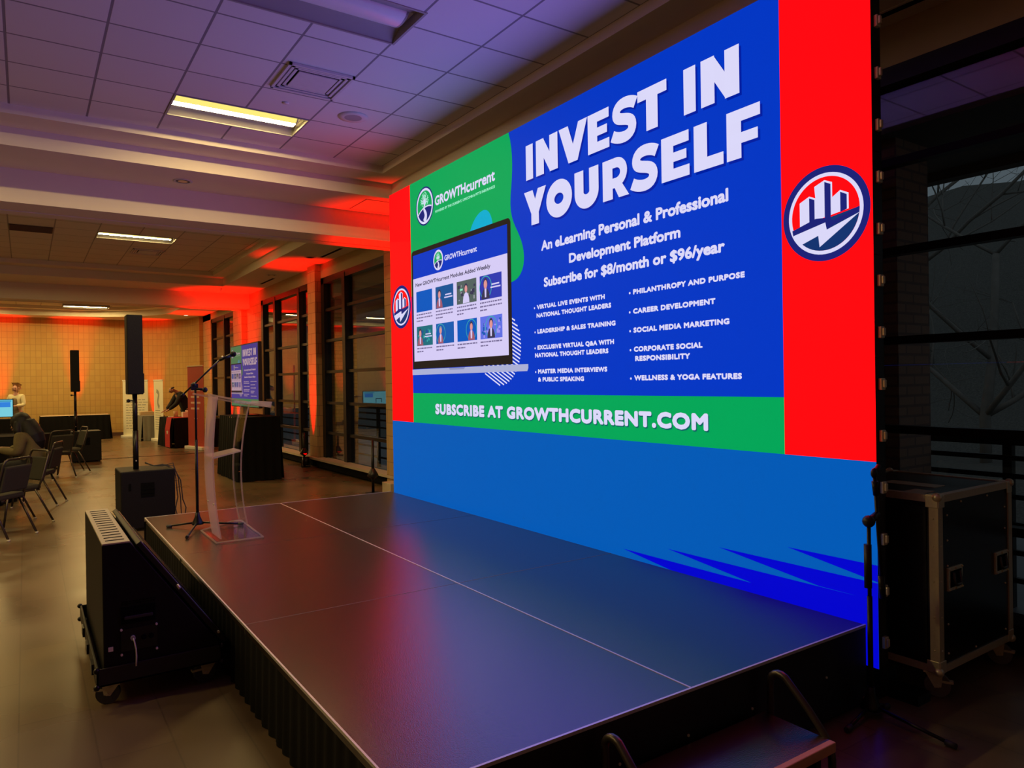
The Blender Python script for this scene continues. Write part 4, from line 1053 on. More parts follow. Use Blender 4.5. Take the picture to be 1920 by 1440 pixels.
M_shoulder = emit('lens_shoulder', (1.0, 0.88, 0.5), 2.2, 'NONE')
M_shade = emit('lens_yellow_side', (1.0, 0.82, 0.2), 1.05, 'NONE')
M_lens = emit('lit_lens', (1.0, 0.735, 0.27), LAMP_L)
M_lensoff = mat('unlit_lens', (0.8, 0.8, 0.8), 0.3, noise=0.02)
troffer(1.16, 7.085, True, 'lit ceiling troffer nearest the video wall, above the lectern')
troffer(1.18, 4.59, False, 'unlit ceiling troffer above the stage, next to the square air vent')
troffer(1.06, 14.02, True, 'lit ceiling troffer in the second bay, beyond the first beam')
troffer(0.985, 25.6, True, 'lit ceiling troffer in the far bay, nearest the tan wall', 4.22, up=0)
for x, y, z in ((-2.0, 14.02, ZT), (-5.0, 14.02, ZT), (-2.05, 25.6, 4.22), (-5.0, 25.6, 4.22), (-1.9, 22.3, 4.22), (-2.5, 7.085, ZT), (-5.4, 7.085, ZT), (-4.2, 4.59, ZT), (1.0, 22.3, 4.22)):  # unseen; the one in the unlit troffer's row is added to brighten the beams
    troffer(x, y, True, 'unseen lit ceiling troffer in a row beyond the left edge of the view', z, up=1 if z > 4.25 else 0)
# air diffusers
def diffuser(x, y, s, label, z=ZT):
    t = thing('air_vent', label, 'air vent', (x, y, z))
    m = MB()
    for k in range(3):
        a = k * 0.038; b = a + 0.022
        for p, q in (((a, a), (s - a, b)), ((a, s - b), (s - a, s - a)), ((a, a), (b, s - a)), ((s - b, a), (s - a, s - a))): m.box((p[0], p[1], -0.022 + 0.004 * k), (q[0], q[1], -0.002 + 0.0 * k))
    m.build('frame', M_vent, t)
    m = MB(); m.box((0.006, 0.006, -0.003), (s - 0.006, s - 0.006, -0.001)); m.build('backing', M_dark, t)
    m = MB(); m.box((0.115, 0.115, -0.02), (s - 0.115, s - 0.115, -0.012)); m.build('centre_plate', M_vent, t)
diffuser(1.835, 5.88, 0.565, 'square louvred air vent in the ceiling above the stage')
diffuser(1.745, 15.38, 0.56, 'square louvred air vent in the second ceiling bay')
t = thing('return_grille', 'dark rectangular return grille in the second ceiling bay', 'air vent', (-0.18, 14.03, ZT))
m = MB(); m.box((0, 0, -0.012), (0.605, 0.52, -0.001)); m.build('backing', mat('brown_grille', (0.1, 0.05, 0.035), 0.7), t)
m = MB()
for k in range(12): m.box((0.01, 0.02 + k * 0.042, -0.016), (0.595, 0.03 + k * 0.042, -0.01))
m.build('louvre', mat('brown_louvre', (0.13, 0.07, 0.05), 0.7), t)
def slot(x, y, L, label, z=ZS):
    t = thing('slot_diffuser', label, 'air vent', (x, y, z))
    m = MB(); m.box((-0.05, 0, -0.008), (0.05, L, -0.001)); m.build('frame', M_soffit, t)
    m = MB(); m.box((-0.028, 0.03, -0.010), (0.028, L - 0.03, -0.006)); m.build('slot', M_dark, t)
slot(4.62, 12.05, 1.1, 'dark slot diffuser in the soffit beside the second window')
slot(4.62, 16.2, 1.1, 'dark slot diffuser in the soffit beside the third window')
slot(4.72, 2.1, 1.5, 'dark slot diffuser in the soffit right of the video wall')
t = thing('ceiling_speaker', 'round ceiling loudspeaker disc in the tile beside the lit troffer', 'ceiling speaker', (2.735, 6.78, ZT))
m = MB(); m.lathe([(0.145, -0.001), (0.145, -0.008), (0.085, -0.012)], n=32); m.build('rim', M_vent, t)
m = MB(); m.lathe([(0.086, -0.010), (0.05, -0.012), (0.0, -0.012)], n=32); m.build('grille', mat('grey_grille', (0.36, 0.33, 0.34), 0.7), t)
m = MB(); m.lathe([(0.03, -0.001), (0.03, -0.008), (0.0, -0.010)], (2.066, 6.77, ZT), 20); tag(m.build('sprinkler_cover', M_vent), 'small round sprinkler cover plate in the ceiling beside the lit troffer', 'sprinkler')
def downlight(x, y, label, lit, z=ZS, r=0.085):
    t = thing('downlight', label, 'downlight', (x, y, z), 0, 'round recessed downlights')
    m = MB(); m.lathe([(r + 0.02, -0.001), (r + 0.02, -0.006), (r, -0.008), (r - 0.01, -0.003)], n=28); m.build('trim_ring', M_vent, t)
    m = MB(); m.lathe([(r - 0.008, -0.0055), (r * 0.6, -0.0052)], n=28); m.build('recess', M_inkd if lit != 2 else M_dl, t)
    m = MB(); m.lathe([(r * 0.62, -0.0058), (0.0, -0.006)], n=28); m.build('lamp_face', M_dl if lit == 2 else (M_dl1 if lit else M_dark), t)
M_dl = emit('lit_downlight', (1.0, 0.75, 0.42), 5.0); M_dl1 = mat('gold_reflector', (0.85, 0.65, 0.25), 0.4, 0.2)
downlight(1.55, 9.03, 'round gold downlight in the soffit of the first beam', 1)
downlight(4.45, 13.25, 'dark round downlight in the soffit beside the second window', 0)
downlight(4.45, 15.78, 'round downlight in the soffit between the second and third windows', 1)
downlight(4.15, 22.7, 'small lit downlight in the far soffit, nearer the camera of the pair', 2, ZS3, 0.07)
downlight(4.35, 25.2, 'small lit downlight in the far soffit, close to the curved tan wall', 2, ZS3, 0.07)
t = thing('access_hatch', 'square access hatch outlined in the soffit at the beam by the video wall', 'hatch', (3.68, 8.72, ZS))
m = MB()
for a, b in (((0, 0), (0.6, 0.012)), ((0, 0.58), (0.6, 0.592)), ((0, 0), (0.012, 0.592)), ((0.588, 0), (0.6, 0.592))): m.box((a[0], a[1], -0.003), (b[0], b[1], -0.001))
m.build('frame', M_inkd, t)
m = MB(); m.box((0.012, 0.012, -0.004), (0.588, 0.58, -0.001)); m.build('panel', M_soffit, t)
m = MB(); m.cyl((0, 0, 0), (0, 0, -0.03), 0.02, n=12); m.cyl((0, 0, -0.03), (-0.03, -0.05, -0.07), 0.022, n=12, mi=0)
tag(m.build('spotlight', M_vent, loc=(4.0, 18.5, ZS)), 'small white spotlight fixed to the soffit before the second beam', 'spotlight')

# ------------------------------------------------------------------ red uplights
def uplight(x, y, label, tx=0.0, ty=0.0, power=RED_W, ang=36):
    u = thing('uplight', label, 'uplight', (x, y, 0), 0, 'red uplights on the floor along the walls')
    m = MB(); m.lathe([(0.0, 0.04), (0.06, 0.045), (0.07, 0.07), (0.072, 0.2), (0.064, 0.2), (0.062, 0.16), (0.0, 0.15)], n=20); m.build('can', M_blackm, u)
    m = MB(); m.tube([(-0.085, 0, 0.14), (-0.085, 0, 0.02), (-0.07, 0, 0.006), (0.07, 0, 0.006), (0.085, 0, 0.02), (0.085, 0, 0.14)], 0.007, 8); m.build('yoke', M_blackm, u)
    ld = bpy.data.lights.new('lamp', 'SPOT'); ld.color = (1, 0.0, 0.0); ld.energy = power; ld.spot_size = math.radians(ang * 1.25); ld.spot_blend = 1.0; ld.shadow_soft_size = 0.05
    lo = bpy.data.objects.new('lamp', ld); COL.objects.link(lo); lo.parent = u; lo.location = (0, 0, 0.22)
    lo.rotation_euler = Vector((tx, ty, 1)).to_track_quat('-Z', 'Y').to_euler()
uplight(4.46, 9.40, 'red uplight at the foot of the pillar behind the far end of the video wall', 0.0, 0.0, RED_W * 1.5, 32)
uplight(4.62, 14.2, 'red uplight at the foot of the pillar between the second and third windows', 0.01, 0, RED_W * 1.6, 26)
uplight(4.62, 20.3, 'red uplight at the foot of the wide pillar behind the large monitor', -0.01, 0.0, RED_W * 1.2, 30)
uplight(4.45, 19.22, 'red uplight on the floor before the second beam, beside the wide pillar', -0.02, 0.02, RED_W * 2.2, 36)
uplight(4.45, 24.3, 'red uplight in the far corner behind the red banner', 0.0, 0.0, RED_W * 0.9, 28)
uplight(3.68, 27.35, 'red uplight at the tan wall behind the grey-clothed table', 0, 0.03, RED_W * 1.3, 22)
uplight(1.45, 27.62, 'red uplight at the tan wall behind the long black table', 0, 0.015, RED_W * 1.3, 22)
uplight(-0.62, 27.62, 'red uplight at the tan wall behind the standing woman', 0, 0.015, RED_W * 1.3, 22)
uplight(-2.6, 27.62, 'red uplight at the tan wall beyond the left edge of the view', 0, 0.015, RED_W * 1.3, 22)
def ledge_post(x, y, h, label):
    t = thing('post', label, 'post', (x, y, 0), 0, 'slim black posts before the window ledge')
    m = MB(); m.box((-0.09, -0.09, 0), (0.09, 0.09, 0.012)); m.build('foot', M_blackm, t)
    m = MB(); m.cyl((0, 0, 0.01), (0, 0, h), 0.022, n=12); m.build('pole', M_blackm, t)
    m = MB(); m.lathe([(0.0, 0.38), (0.03, 0.37), (0.07, 0.30), (0.085, 0.26), (0.03, 0.22), (0, 0.22)], n=16); m.build('collar', M_blackp, t)
ledge_post(4.31, 10.13, 0.80, 'slim black post before the window ledge beside the video wall')
ledge_post(4.62, 14.3, 0.68, 'slim black post before the window ledge at the foot of the orange-lit pillar')
m = MB(); m.box((0, 0, 0), (0.22, 0.3, 0.17)); tag(m.build('floor_box', M_ledge, loc=(4.42, 9.75, 0), bevel=0.006), 'small tan box on the floor at the left foot of the video wall', 'box')

# ------------------------------------------------------------------ tables
def draped(name, label, loc, w, d, h, rz, clothm, top=None, flare=0.05, seed=0, group=None):
    t = thing(name, label, 'table', loc, rz, group)
    m = MB(); c = [(-w / 2, -d / 2), (w / 2, -d / 2), (w / 2, d / 2), (-w / 2, d / 2)]
    m.box((-w / 2, -d / 2, h - 0.025), (w / 2, d / 2, h - 0.004)); m.build('tabletop', M_card, t)
    m = MB(); m.box((-w / 2 - 0.004, -d / 2 - 0.004, h - 0.004), (w / 2 + 0.004, d / 2 + 0.004, h))
    for i in range(4):
        a, b = c[i], c[(i + 1) % 4]; pleats(m, (a[0], a[1], 0), (b[0], b[1], 0), h - 0.001, 0.012, 0.16, flare, 0.006, seed=seed + i)
    m.build('tablecloth', clothm if not top else [clothm, top], t, recalc=False)
    for x in (-w / 2 + 0.08, w / 2 - 0.08):
        for y in (-d / 2 + 0.08, d / 2 - 0.08):
            m = MB(); m.cyl((x, y, 0), (x, y, h - 0.025), 0.015, n=8); m.build('leg', M_blackm, t)
    return t
def round_table(loc, r, h, label, seed=0):
    t = thing('round_table', label, 'table', loc, 0, 'round black-clothed tables')
    m = MB(); m.lathe([(0, h - 0.02), (r - 0.01, h - 0.02), (r - 0.01, h - 0.003), (0, h - 0.003)], n=40); m.build('tabletop', M_card, t)
    m = MB(); n = 120; V = [(0, 0, h)]; rr = random.Random(seed); ph = rr.uniform(0, 6)
    rows = [(0, 0.0), (0.03, 0.004), (0.35, 0.02), (0.7, 0.045), (1, 0.06)]
    for a, fl in rows:
        for k in range(n):
            q = 2 * PI * k / n; R = r + fl + a * 0.035 * math.sin(13 * q + ph + 0.5 * math.sin(3 * q))
            V.append((R * math.cos(q), R * math.sin(q), h + (0.006 - h) * a))
    F = [(0, 1 + k, 1 + (k + 1) % n) for k in range(n)]
    for i in range(4): F += [(1 + i * n + k, 1 + i * n + (k + 1) % n, 1 + (i + 1) * n + (k + 1) % n, 1 + (i + 1) * n + k) for k in range(n)]
    m.add(V, F, 0, True); m.build('tablecloth', M_cloth, t, recalc=False)
    for k in range(4):
        a = PI / 4 + k * PI / 2; m = MB(); m.cyl((0.45 * math.cos(a), 0.45 * math.sin(a), 0), (0.4 * math.cos(a), 0.4 * math.sin(a), h - 0.02), 0.014, n=8); m.build('leg', M_blackm, t)
    return t
draped('draped_riser', 'tall black-draped table carrying the large monitor by the windows', (3.36, 13.52, 0), 0.66, 1.55, 1.10, 0, M_cloth, flare=0.05, seed=5)
lt_ = draped('long_table', 'long black-skirted table against the tan wall', (1.31, 26.85, 0), 1.88, 0.76, 0.78, 0, M_cloth, seed=9)
m = MB(); m.box((-0.93, -0.375, 0.78), (0.93, 0.375, 0.786)); m.build('top_cover', M_ledge, lt_)
draped('side_table', 'black-skirted table under the small monitor at the left wall', (-1.2, 24.9, 0), 1.8, 0.75, 0.80, 0, M_cloth, seed=13)
draped('booth_table', 'grey-clothed table between the two white banners', (3.22, 25.1, 0), 0.62, 1.2, 0.76, math.radians(4), M_greyc, seed=17)
rt_ = draped('runner_table', 'black-clothed table with a red runner beside the red banner', (3.52, 21.75, 0), 0.62, 1.6, 0.80, math.radians(4), M_cloth, seed=21)
m = MB(); m.box((-0.345, -0.72, 0.803), (0.30, -0.20, 0.808)); m.box((-0.398, -0.72, 0.02), (-0.392, -0.20, 0.5)); m.quad((-0.395, -0.72, 0.5), (-0.395, -0.20, 0.5), (-0.345, -0.20, 0.808), (-0.345, -0.72, 0.808))
rn_ = m.build('runner', M_redc, rt_, recalc=False); 
m = MB(); m.add([(-0.3995, -0.46 + 0.11 * (1 if k % 2 == 0 else 0.4) * math.cos(PI * k / 5 + 0.3), 0.42 + 0.075 * (1 if k % 2 == 0 else 0.4) * math.sin(PI * k / 5 + 0.3)) for k in range(10)], [tuple(range(10))]); m.build('emblem', M_banw, rn_, recalc=False)
round_table((-1.36, 10.6, 0), 0.75, 0.75, 'round black-clothed table at the left edge beside the nearest chairs', 1)
round_table((-0.93, 13.05, 0), 0.75, 0.75, 'round black-clothed table in front of the seated woman', 2)
round_table((-0.33, 17.3, 0), 0.75, 0.75, 'round black-clothed table beside the two chairs in front of the distant subwoofer', 3)
round_table((4.4, 20.75, 0), 0.24, 0.76, 'small round black-clothed table behind the red banner', 4)

# ------------------------------------------------------------------ monitors
I2, tvm = palette('tv', lambda c: tuple(int(min(255, x)) for x in (c[0] * 0.45 + 0.26 * c[2] + 0.42 * max(0, c[1] - c[2]) + 26, c[1] * 0.6 + 0.06 * c[2] + 16, c[2] * 0.56 + 30)), 0.85, False)
a = Vector((3.345, 14.6, 0)); b = Vector((3.335, 12.62, 0)); ang = math.atan2((a - b).x, -(a - b).y)   # screen faces the stage side
tv = thing('large_monitor', 'large flat monitor on the tall black-draped table repeating the blue advert', 'monitor', ((a.x + b.x) / 2, (a.y + b.y) / 2, 1.10))
ux = (b - a).normalized(); nx = Vector((ux.y, -ux.x, 0)); nx = nx if nx.x < 0 else -nx
Wt = (b - a).length; Ht = Wt * 9 / 16; tz0 = 0.17
tv.rotation_euler = (0, 0, math.atan2(ux.y, ux.x))      # local x runs along the screen, local -y faces the viewer side
fy = -1 if (Matrix.Rotation(tv.rotation_euler.z, 3, 'Z') @ Vector((0, -1, 0))).dot(nx) > 0 else 1
m = MB(); m.box((-Wt / 2 - 0.02, -0.03, tz0 - 0.02), (Wt / 2 + 0.02, 0.03, tz0 + Ht + 0.02)); m.build('case', M_blackp, tv, bevel=0.005)
m = MB(); k_ = Wt / (5.234 - 0.545)
Pt = lambda s, t_, k: (-Wt / 2 + (s - 0.545) * k_, fy * (0.031 + 0.0004 * k), tz0 + (t_ - 1.214) * k_ * (Ht / (2.621 * k_)))
advert(m, Pt, I2, True); m.build('display_surface', tvm, tv, recalc=False)
m = MB(); m.box((-0.12, -0.02, 0.02), (0.12, 0.02, tz0 - 0.015)); m.box((-0.3, -0.15, 0.0), (0.3, 0.15, 0.02)); m.build('stand', M_blackm, tv)
m = MB(); m.box((Wt / 2 + 0.02, -0.028, tz0), (Wt / 2 + 0.028, 0.028, tz0 + Ht)); m.build('lit_side_strip', M_cframe, tv)  # lighter strip paints in the light on the side of the case
tv2 = thing('small_monitor', 'monitor glowing pale blue on the black-skirted table at the left', 'monitor', (-0.83, 24.85, 0.80))
m = MB(); m.box((-0.55, 0, 0.05), (0.55, 0.05, 0.57)); m.build('case', M_blackp, tv2, bevel=0.005)
m = MB(); m.quad((-0.53, -0.002, 0.07), (0.53, -0.002, 0.07), (0.53, -0.002, 0.55), (-0.53, -0.002, 0.55), 0)
m.quad((0.15, -0.004, 0.34), (0.48, -0.004, 0.34), (0.48, -0.004, 0.48), (0.15, -0.004, 0.48), 1); m.box((-0.2, -0.004, 0.14), (-0.17, -0.003, 0.3), 2); m.box((0.02, -0.004, 0.14), (0.05, -0.003, 0.3), 2); m.box((-0.2, -0.004, 0.27), (0.05, -0.003, 0.3), 2); m.box((0.1, -0.004, 0.49), (0.5, -0.003, 0.53), 3)
m.build('display_surface', [emit('pale_display', lin((120, 205, 220)), 1.0), emit('blue_tile', lin((50, 130, 220)), 1.0, 'NONE'), emit('dark_mark', lin((20, 60, 80)), 1.0, 'NONE'), emit('teal_mark', lin((60, 150, 190)), 1.0, 'NONE')], tv2, recalc=False)
m = MB(); m.box((-0.06, 0.01, 0.01), (0.06, 0.04, 0.08)); m.box((-0.2, -0.08, 0.0), (0.2, 0.12, 0.012)); m.build('stand', M_blackm, tv2)

# ------------------------------------------------------------------ roll-up banners
def banner(label, loc, w, h, rz, cloth, ink, kind):
    t = thing('rollup_banner', label, 'banner', loc, rz)
    m = MB(); m.box((-w / 2 - 0.04, -0.10, 0), (w / 2 + 0.04, 0.10, 0.085)); m.build('base', M_white, t, bevel=0.015)
    m = MB(); m.box((-w / 2, -0.004, 0.08), (w / 2, 0.0, h)); g = m.build('graphic', cloth, t)
    m = MB(); m.box((-w / 2 - 0.01, -0.015, h - 0.01), (w / 2 + 0.01, 0.012, h + 0.025)); m.build('top_rail', M_white if kind != 'red' else M_alu, t)
    m = MB(); m.cyl((0, 0.03, 0.05), (0, 0.012, h), 0.012, n=8); m.build('pole', M_alu, t)
    m = MB(); r = random.Random(len(label))
    if kind == 'swirl':
        m.add(*[[(x, -0.006, z + h * 0.84) for x, z in stroke(arc2(0, 0, w * 0.28, w * 0.2, 150, 420, 22), [0.01 + 0.05 * i / 22 for i in range(23)])[0]], stroke(arc2(0, 0, w * 0.28, w * 0.2, 150, 420, 22), 0.03)[1]])
        for k in range(12):
            z = h * 0.66 - k * 0.085; x = -w * 0.38
            while x < w * 0.34:
                l = r.uniform(0.05, 0.16); m.box((x, -0.0062, z), (x + l, -0.0045, z + 0.022)); x += l + 0.03
    elif kind == 'red':
        for k, z in enumerate((0.70, 0.62, 0.55, 0.48)):
            m.box((-w * 0.3, -0.0062, h * z), (w * (0.3 - 0.08 * (k % 2)), -0.0045, h * z + 0.05))
        m.add([(0.11 * (1 if k % 2 == 0 else 0.45) * math.cos(PI * k / 5 + 0.3), -0.0062, h * 0.36 + 0.11 * (1 if k % 2 == 0 else 0.45) * math.sin(PI * k / 5 + 0.3)) for k in range(10)], [tuple(range(10))])
    else:
        m.add(*[[(x, -0.006, z + h * 0.72) for x, z in stroke(bez((-w * 0.2, 0.2), (w * 0.4, 0.1), (-w * 0.4, -0.1), (w * 0.1, -0.3), 14), 0.12)[0]], stroke(bez((0, 0), (1, 1), (2, 2), (3, 3), 14), 0.1)[1]])
        for k in range(9): m.box((-w * 0.35, -0.0062, h * 0.5 - k * 0.07), (w * r.uniform(0.1, 0.35), -0.0045, h * 0.5 - k * 0.07 + 0.02))
    m.build('print', ink, t, recalc=False)
banner('wide white roll-up banner with a swirl logo standing before the tan wall', (2.98, 26.35, 0), 0.85, 1.86, math.radians(-38), M_banw, M_inkg, 'swirl')
banner('narrow-looking white roll-up banner turned edge-on beside the bending man', (3.33, 23.95, 0), 0.85, 1.84, math.radians(-81), M_banw, M_inkg, 'plain')
banner('tall red roll-up banner with a pale leaf logo by the runner table', (3.68, 20.15, 0), 0.85, 2.17, math.radians(-74), M_banr, M_inkp, 'red')
# things on the booth tables
m = MB(); m.box((-0.14, -0.11, 0), (0.14, 0.11, 0.14)); m.box((-0.06, -0.01, 0.14), (0.06, 0.01, 0.19)); tag(m.build('white_box', M_white, loc=(3.66, 21.2, 0.81), bevel=0.006), 'white box with a raised tab on the runner table', 'box')
m = MB(); m.lathe([(0, 0), (0.05, 0), (0.06, 0.17), (0.055, 0.17), (0.045, 0.01), (0, 0.01)], n=20); tag(m.build('paper_cup', M_card, loc=(3.40, 21.45, 0.809)), 'tan paper cup beside the white box on the runner table', 'cup')
m = MB(); m.box((-0.15, -0.1, 0), (0.15, 0.1, 0.02)); tag(m.build('leaflet_stack', M_banw, loc=(3.42, 21.75, 0.808)), 'stack of white leaflets on the red runner', 'leaflets')
m = MB(); m.box((-0.2, -0.15, 0), (0.2, 0.15, 0.11)); tag(m.build('cardboard_box', M_card, loc=(3.18, 25.35, 0.76), bevel=0.005), 'tan cardboard box on the grey-clothed table', 'box')
m = MB(); m.lathe([(0, 0), (0.04, 0), (0.05, 0.14), (0.046, 0.14), (0.037, 0.008), (0, 0.008)], n=20); m.lathe([(0.052, 0.135), (0.052, 0.15), (0, 0.152)], n=20, mi=1); tag(m.build('coffee_cup', [M_cream, M_white], loc=(-0.42, 12.6, 0.75)), 'cream takeaway coffee cup with a white lid before the seated woman', 'cup')
m = MB(); m.lathe([(0, 0), (0.07, 0), (0.12, 0.015), (0.12, 0.02), (0.07, 0.007), (0, 0.007)], n=24); tag(m.build('plate', M_white, loc=(-0.40, 12.85, 0.751)), 'white plate on the round table in front of the seated woman', 'plate')

# ------------------------------------------------------------------ chairs
def make_chair(label):
    t = thing('stacking_chair', label, 'chair', (0, 0, 0), 0, 'olive stacking chairs around the round tables')
    m = MB(); m.box((-0.215, -0.19, 0.425), (0.215, 0.23, 0.485)); m.build('seat', M_seat, t, bevel=0.022)
    m = MB(); bk = Matrix.Rotation(math.radians(-14), 3, 'X').transposed()
    m.obox((0, -0.245, 0.66), (0.40, 0.045, 0.29), Matrix.Rotation(math.radians(14), 3, 'X')); m.build('backrest', M_seat, t, bevel=0.018)
    m = MB(); pts = [(-0.215, -0.155, 0.44)] + [(-0.215, -0.20, 0.56), (-0.212, -0.275, 0.82), (-0.195, -0.287, 0.865), (-0.16, -0.292, 0.88), (0.16, -0.292, 0.88), (0.195, -0.287, 0.865), (0.212, -0.275, 0.82), (0.215, -0.20, 0.56), (0.215, -0.155, 0.44)]
    m.tube(pts, 0.0125, 10); m.build('back_frame', M_cframe, t)
    m = MB(); m.tube([(-0.205, -0.17, 0.42), (-0.205, 0.2, 0.42), (0.205, 0.2, 0.42), (0.205, -0.17, 0.42)], 0.011, 8); m.build('seat_frame', M_cframe, t)
    for sx in (-1, 1):
        for p, q in (((0.205, 0.17, 0.43), (0.215, 0.235, 0.012)), ((0.205, -0.12, 0.43), (0.215, -0.32, 0.012))):
            m = MB(); m.tube([(sx * p[0], p[1], p[2]), (sx * q[0], q[1], q[2])], 0.0125, 10); lg = m.build('leg', M_cframe, t)
            m = MB(); m.cyl((sx * q[0], q[1], 0.0), (sx * q[0], q[1], 0.022), 0.017, n=10); m.build('glide', M_glide, lg)
    return t
def face(dx, dy): return math.atan2(-dx, dy)
chair = make_chair('empty olive stacking chair nearest the camera, its dark back turned to the aisle')
chair.location = (-0.30, 9.86, 0); chair.rotation_euler = (0, 0, face(-0.8, 0.6))
G = 'olive stacking chairs around the round tables'
dup(chair, (-0.115, 10.62, 0), face(-0.9, -0.43), 'empty olive stacking chair beside the nearest one, turned with its front to the camera', G)
dup(chair, (0.11, 12.25, 0), face(-0.95, 0.3), 'stacking chair carrying the seated long-haired woman', G)
dup(chair, (0.41, 15.62, 0), face(-0.5, 0.86), 'empty stacking chair with its dark back towards the camera, before the distant round table', G)
dup(chair, (0.68, 16.42, 0), face(-0.97, -0.2), 'empty stacking chair just left of the distant subwoofer, seat facing left', G)
dup(chair, (0.02, 18.55, 0), face(0.1, -1), 'empty stacking chair on the far side of the distant round table', G)
dup(chair, (-0.95, 15.95, 0), face(0.4, 0.9), 'empty stacking chair at the left of the distant round table, hidden by the seated woman', G)

# ------------------------------------------------------------------ people
def skin_mesh(name, chains, material, parent, sub=2):
    """grow one continuous surface over joint chains: chains = [(start index or None, [(x,y,z,r), ...])]"""
    V = []; E = []; Rr = []
    for st_, pts_ in chains:
        prev = st_
        for p in pts_:
            V.append(p[:3]); Rr.append(p[3])
            if prev is not None: E.append((prev, len(V) - 1))
            prev = len(V) - 1
    me = bpy.data.meshes.new(name); me.from_pydata(V, E, []); me.materials.append(material)
    o = bpy.data.objects.new(name, me); COL.objects.link(o); o.parent = parent
    sk = o.modifiers.new('skin', 'SKIN'); sk.use_smooth_shade = True
    for i, sv in enumerate(me.skin_vertices[0].data): sv.radius = (Rr[i], Rr[i]); sv.use_root = (i == 0)
    ss = o.modifiers.new('smooth', 'SUBSURF'); ss.levels = sub; ss.render_levels = sub
    dg = bpy.context.evaluated_depsgraph_get(); ev = o.evaluated_get(dg)
    nm = bpy.data.meshes.new_from_object(ev); o.modifiers.clear(); o.data = nm; bpy.data.meshes.remove(me)
    nm.materials.clear(); nm.materials.append(material)
    for p in nm.polygons: p.use_smooth = True
    return o
def hand(chains, wrist_i, w, d, side):
    """palm and five fingers from the wrist point w along d"""
    w = Vector(w); d = Vector(d).normalized(); s = Vector(side).normalized(); dn = d.cross(s).normalized()
    n0 = sum(len(c[1]) for c in chains)
    p1 = w + d * 0.035; p2 = w + d * 0.08
    chains.append((wrist_i, [(*p1, 0.026), (*p2, 0.028)])); palm = n0 + 1
    for k, (off, ln) in enumerate(((-0.03, 0.06), (-0.01, 0.075), (0.01, 0.07), (0.03, 0.055))):
        b_ = p2 + s * off + d * 0.012; c1 = b_ + d * ln * 0.55 - dn * 0.006; c2 = b_ + d * ln - dn * 0.022
        chains.append((palm, [(*b_, 0.010), (*c1, 0.009), (*c2, 0.008)]))
    tb = p1 + s * -0.035; chains.append((n0, [(*tb, 0.011), (*(tb + d * 0.035 - s * 0.015), 0.010), (*(tb + d * 0.06 - s * 0.012), 0.009)]))
def person(loc, rz, label, J, skinm):
    """J: joints in local space, the body facing -y"""
    t = thing('person', label, 'person', loc, rz)
    ch = []
    pel, ches, nk, hd = J['pelvis'], J['chest'], J['neck'], J['head']
    mid = [(a_ + b_) / 2 for a_, b_ in zip(pel, ches)]
    hv = Vector(hd) - Vector(nk); hvn = hv.normalized()
    top_ = Vector(hd) + hvn * 0.085
    ch.append((None, [(*pel, 0.125), (*mid, 0.105), (*ches, 0.125), (*nk, 0.052), (*(Vector(nk) + hv * 0.45), 0.05), (*hd, 0.088), (*top_, 0.062)]))
    fw_ = Vector(J.get('look', (0, -1, 0))).normalized()
    ch.append((5, [(*(Vector(hd) + fw_ * 0.05 - hvn * 0.05), 0.055), (*(Vector(hd) + fw_ * 0.062 - hvn * 0.085), 0.032)]))
    cnt = lambda: sum(len(c[1]) for c in ch)
    for s in ('l', 'r'):
        sh, el, wr = J['sh_' + s], J['el_' + s], J['wr_' + s]
        n0 = cnt(); ch.append((2, [(*sh, 0.058), (*el, 0.042), (*((Vector(el) + Vector(wr)) / 2), 0.036), (*wr, 0.024)]))
        hand(ch, n0 + 3, wr, Vector(J.get('hd_' + s, Vector(wr) - Vector(el))), J.get('hs_' + s, (1 if s == 'r' else -1, 0, 0)))
        hp, kn, an = J['hip_' + s], J['kn_' + s], J['an_' + s]
        toe = J.get('toe_' + s, (an[0], an[1] - 0.15, 0.03))
        ch.append((0, [(*hp, 0.09), (*kn, 0.056), (*((Vector(kn) * 0.6 + Vector(an) * 0.4)), 0.052), (*an, 0.034), (*toe, 0.03)]))
    skin_mesh('body', ch, skinm, t)
    ex = fw_.cross(hvn).normalized()
    m = MB()
    for k in (-1, 1): m.ball(Vector(hd) + fw_ * 0.086 + ex * 0.032 * k + hvn * 0.0, 0.011, 8)
    each(m, 'eye', M_inkd, t)
    m = MB(); m.add([Vector(hd) + fw_ * 0.118 - hvn * 0.04, Vector(hd) + fw_ * 0.082 + hvn * 0.01, Vector(hd) + fw_ * 0.085 - hvn * 0.045 + ex * 0.016, Vector(hd) + fw_ * 0.085 - hvn * 0.045 - ex * 0.016], [(0, 1, 2), (0, 3, 1), (0, 2, 3)]); m.build('nose', skinm, t)
    m = MB(); m.ball(Vector(hd) + fw_ * 0.098 - hvn * 0.07, 0.02, 8, sc=(1, 1, 0.35)); m.build('mouth', mat('lips', (0.4, 0.12, 0.1), 0.5), t)
    m = MB()
    for k in (-1, 1): m.ball(Vector(hd) + ex * 0.086 * k - hvn * 0.01, 0.024, 8, sc=(0.7, 0.7, 1.2))
    each(m, 'ear', skinm, t)
    return t
lerp = lambda a, b, t: tuple(x + (y - x) * t for x, y in zip(a, b))
def tube_cloth(name, parts, material, parent): return skin_mesh(name, parts, material, parent)

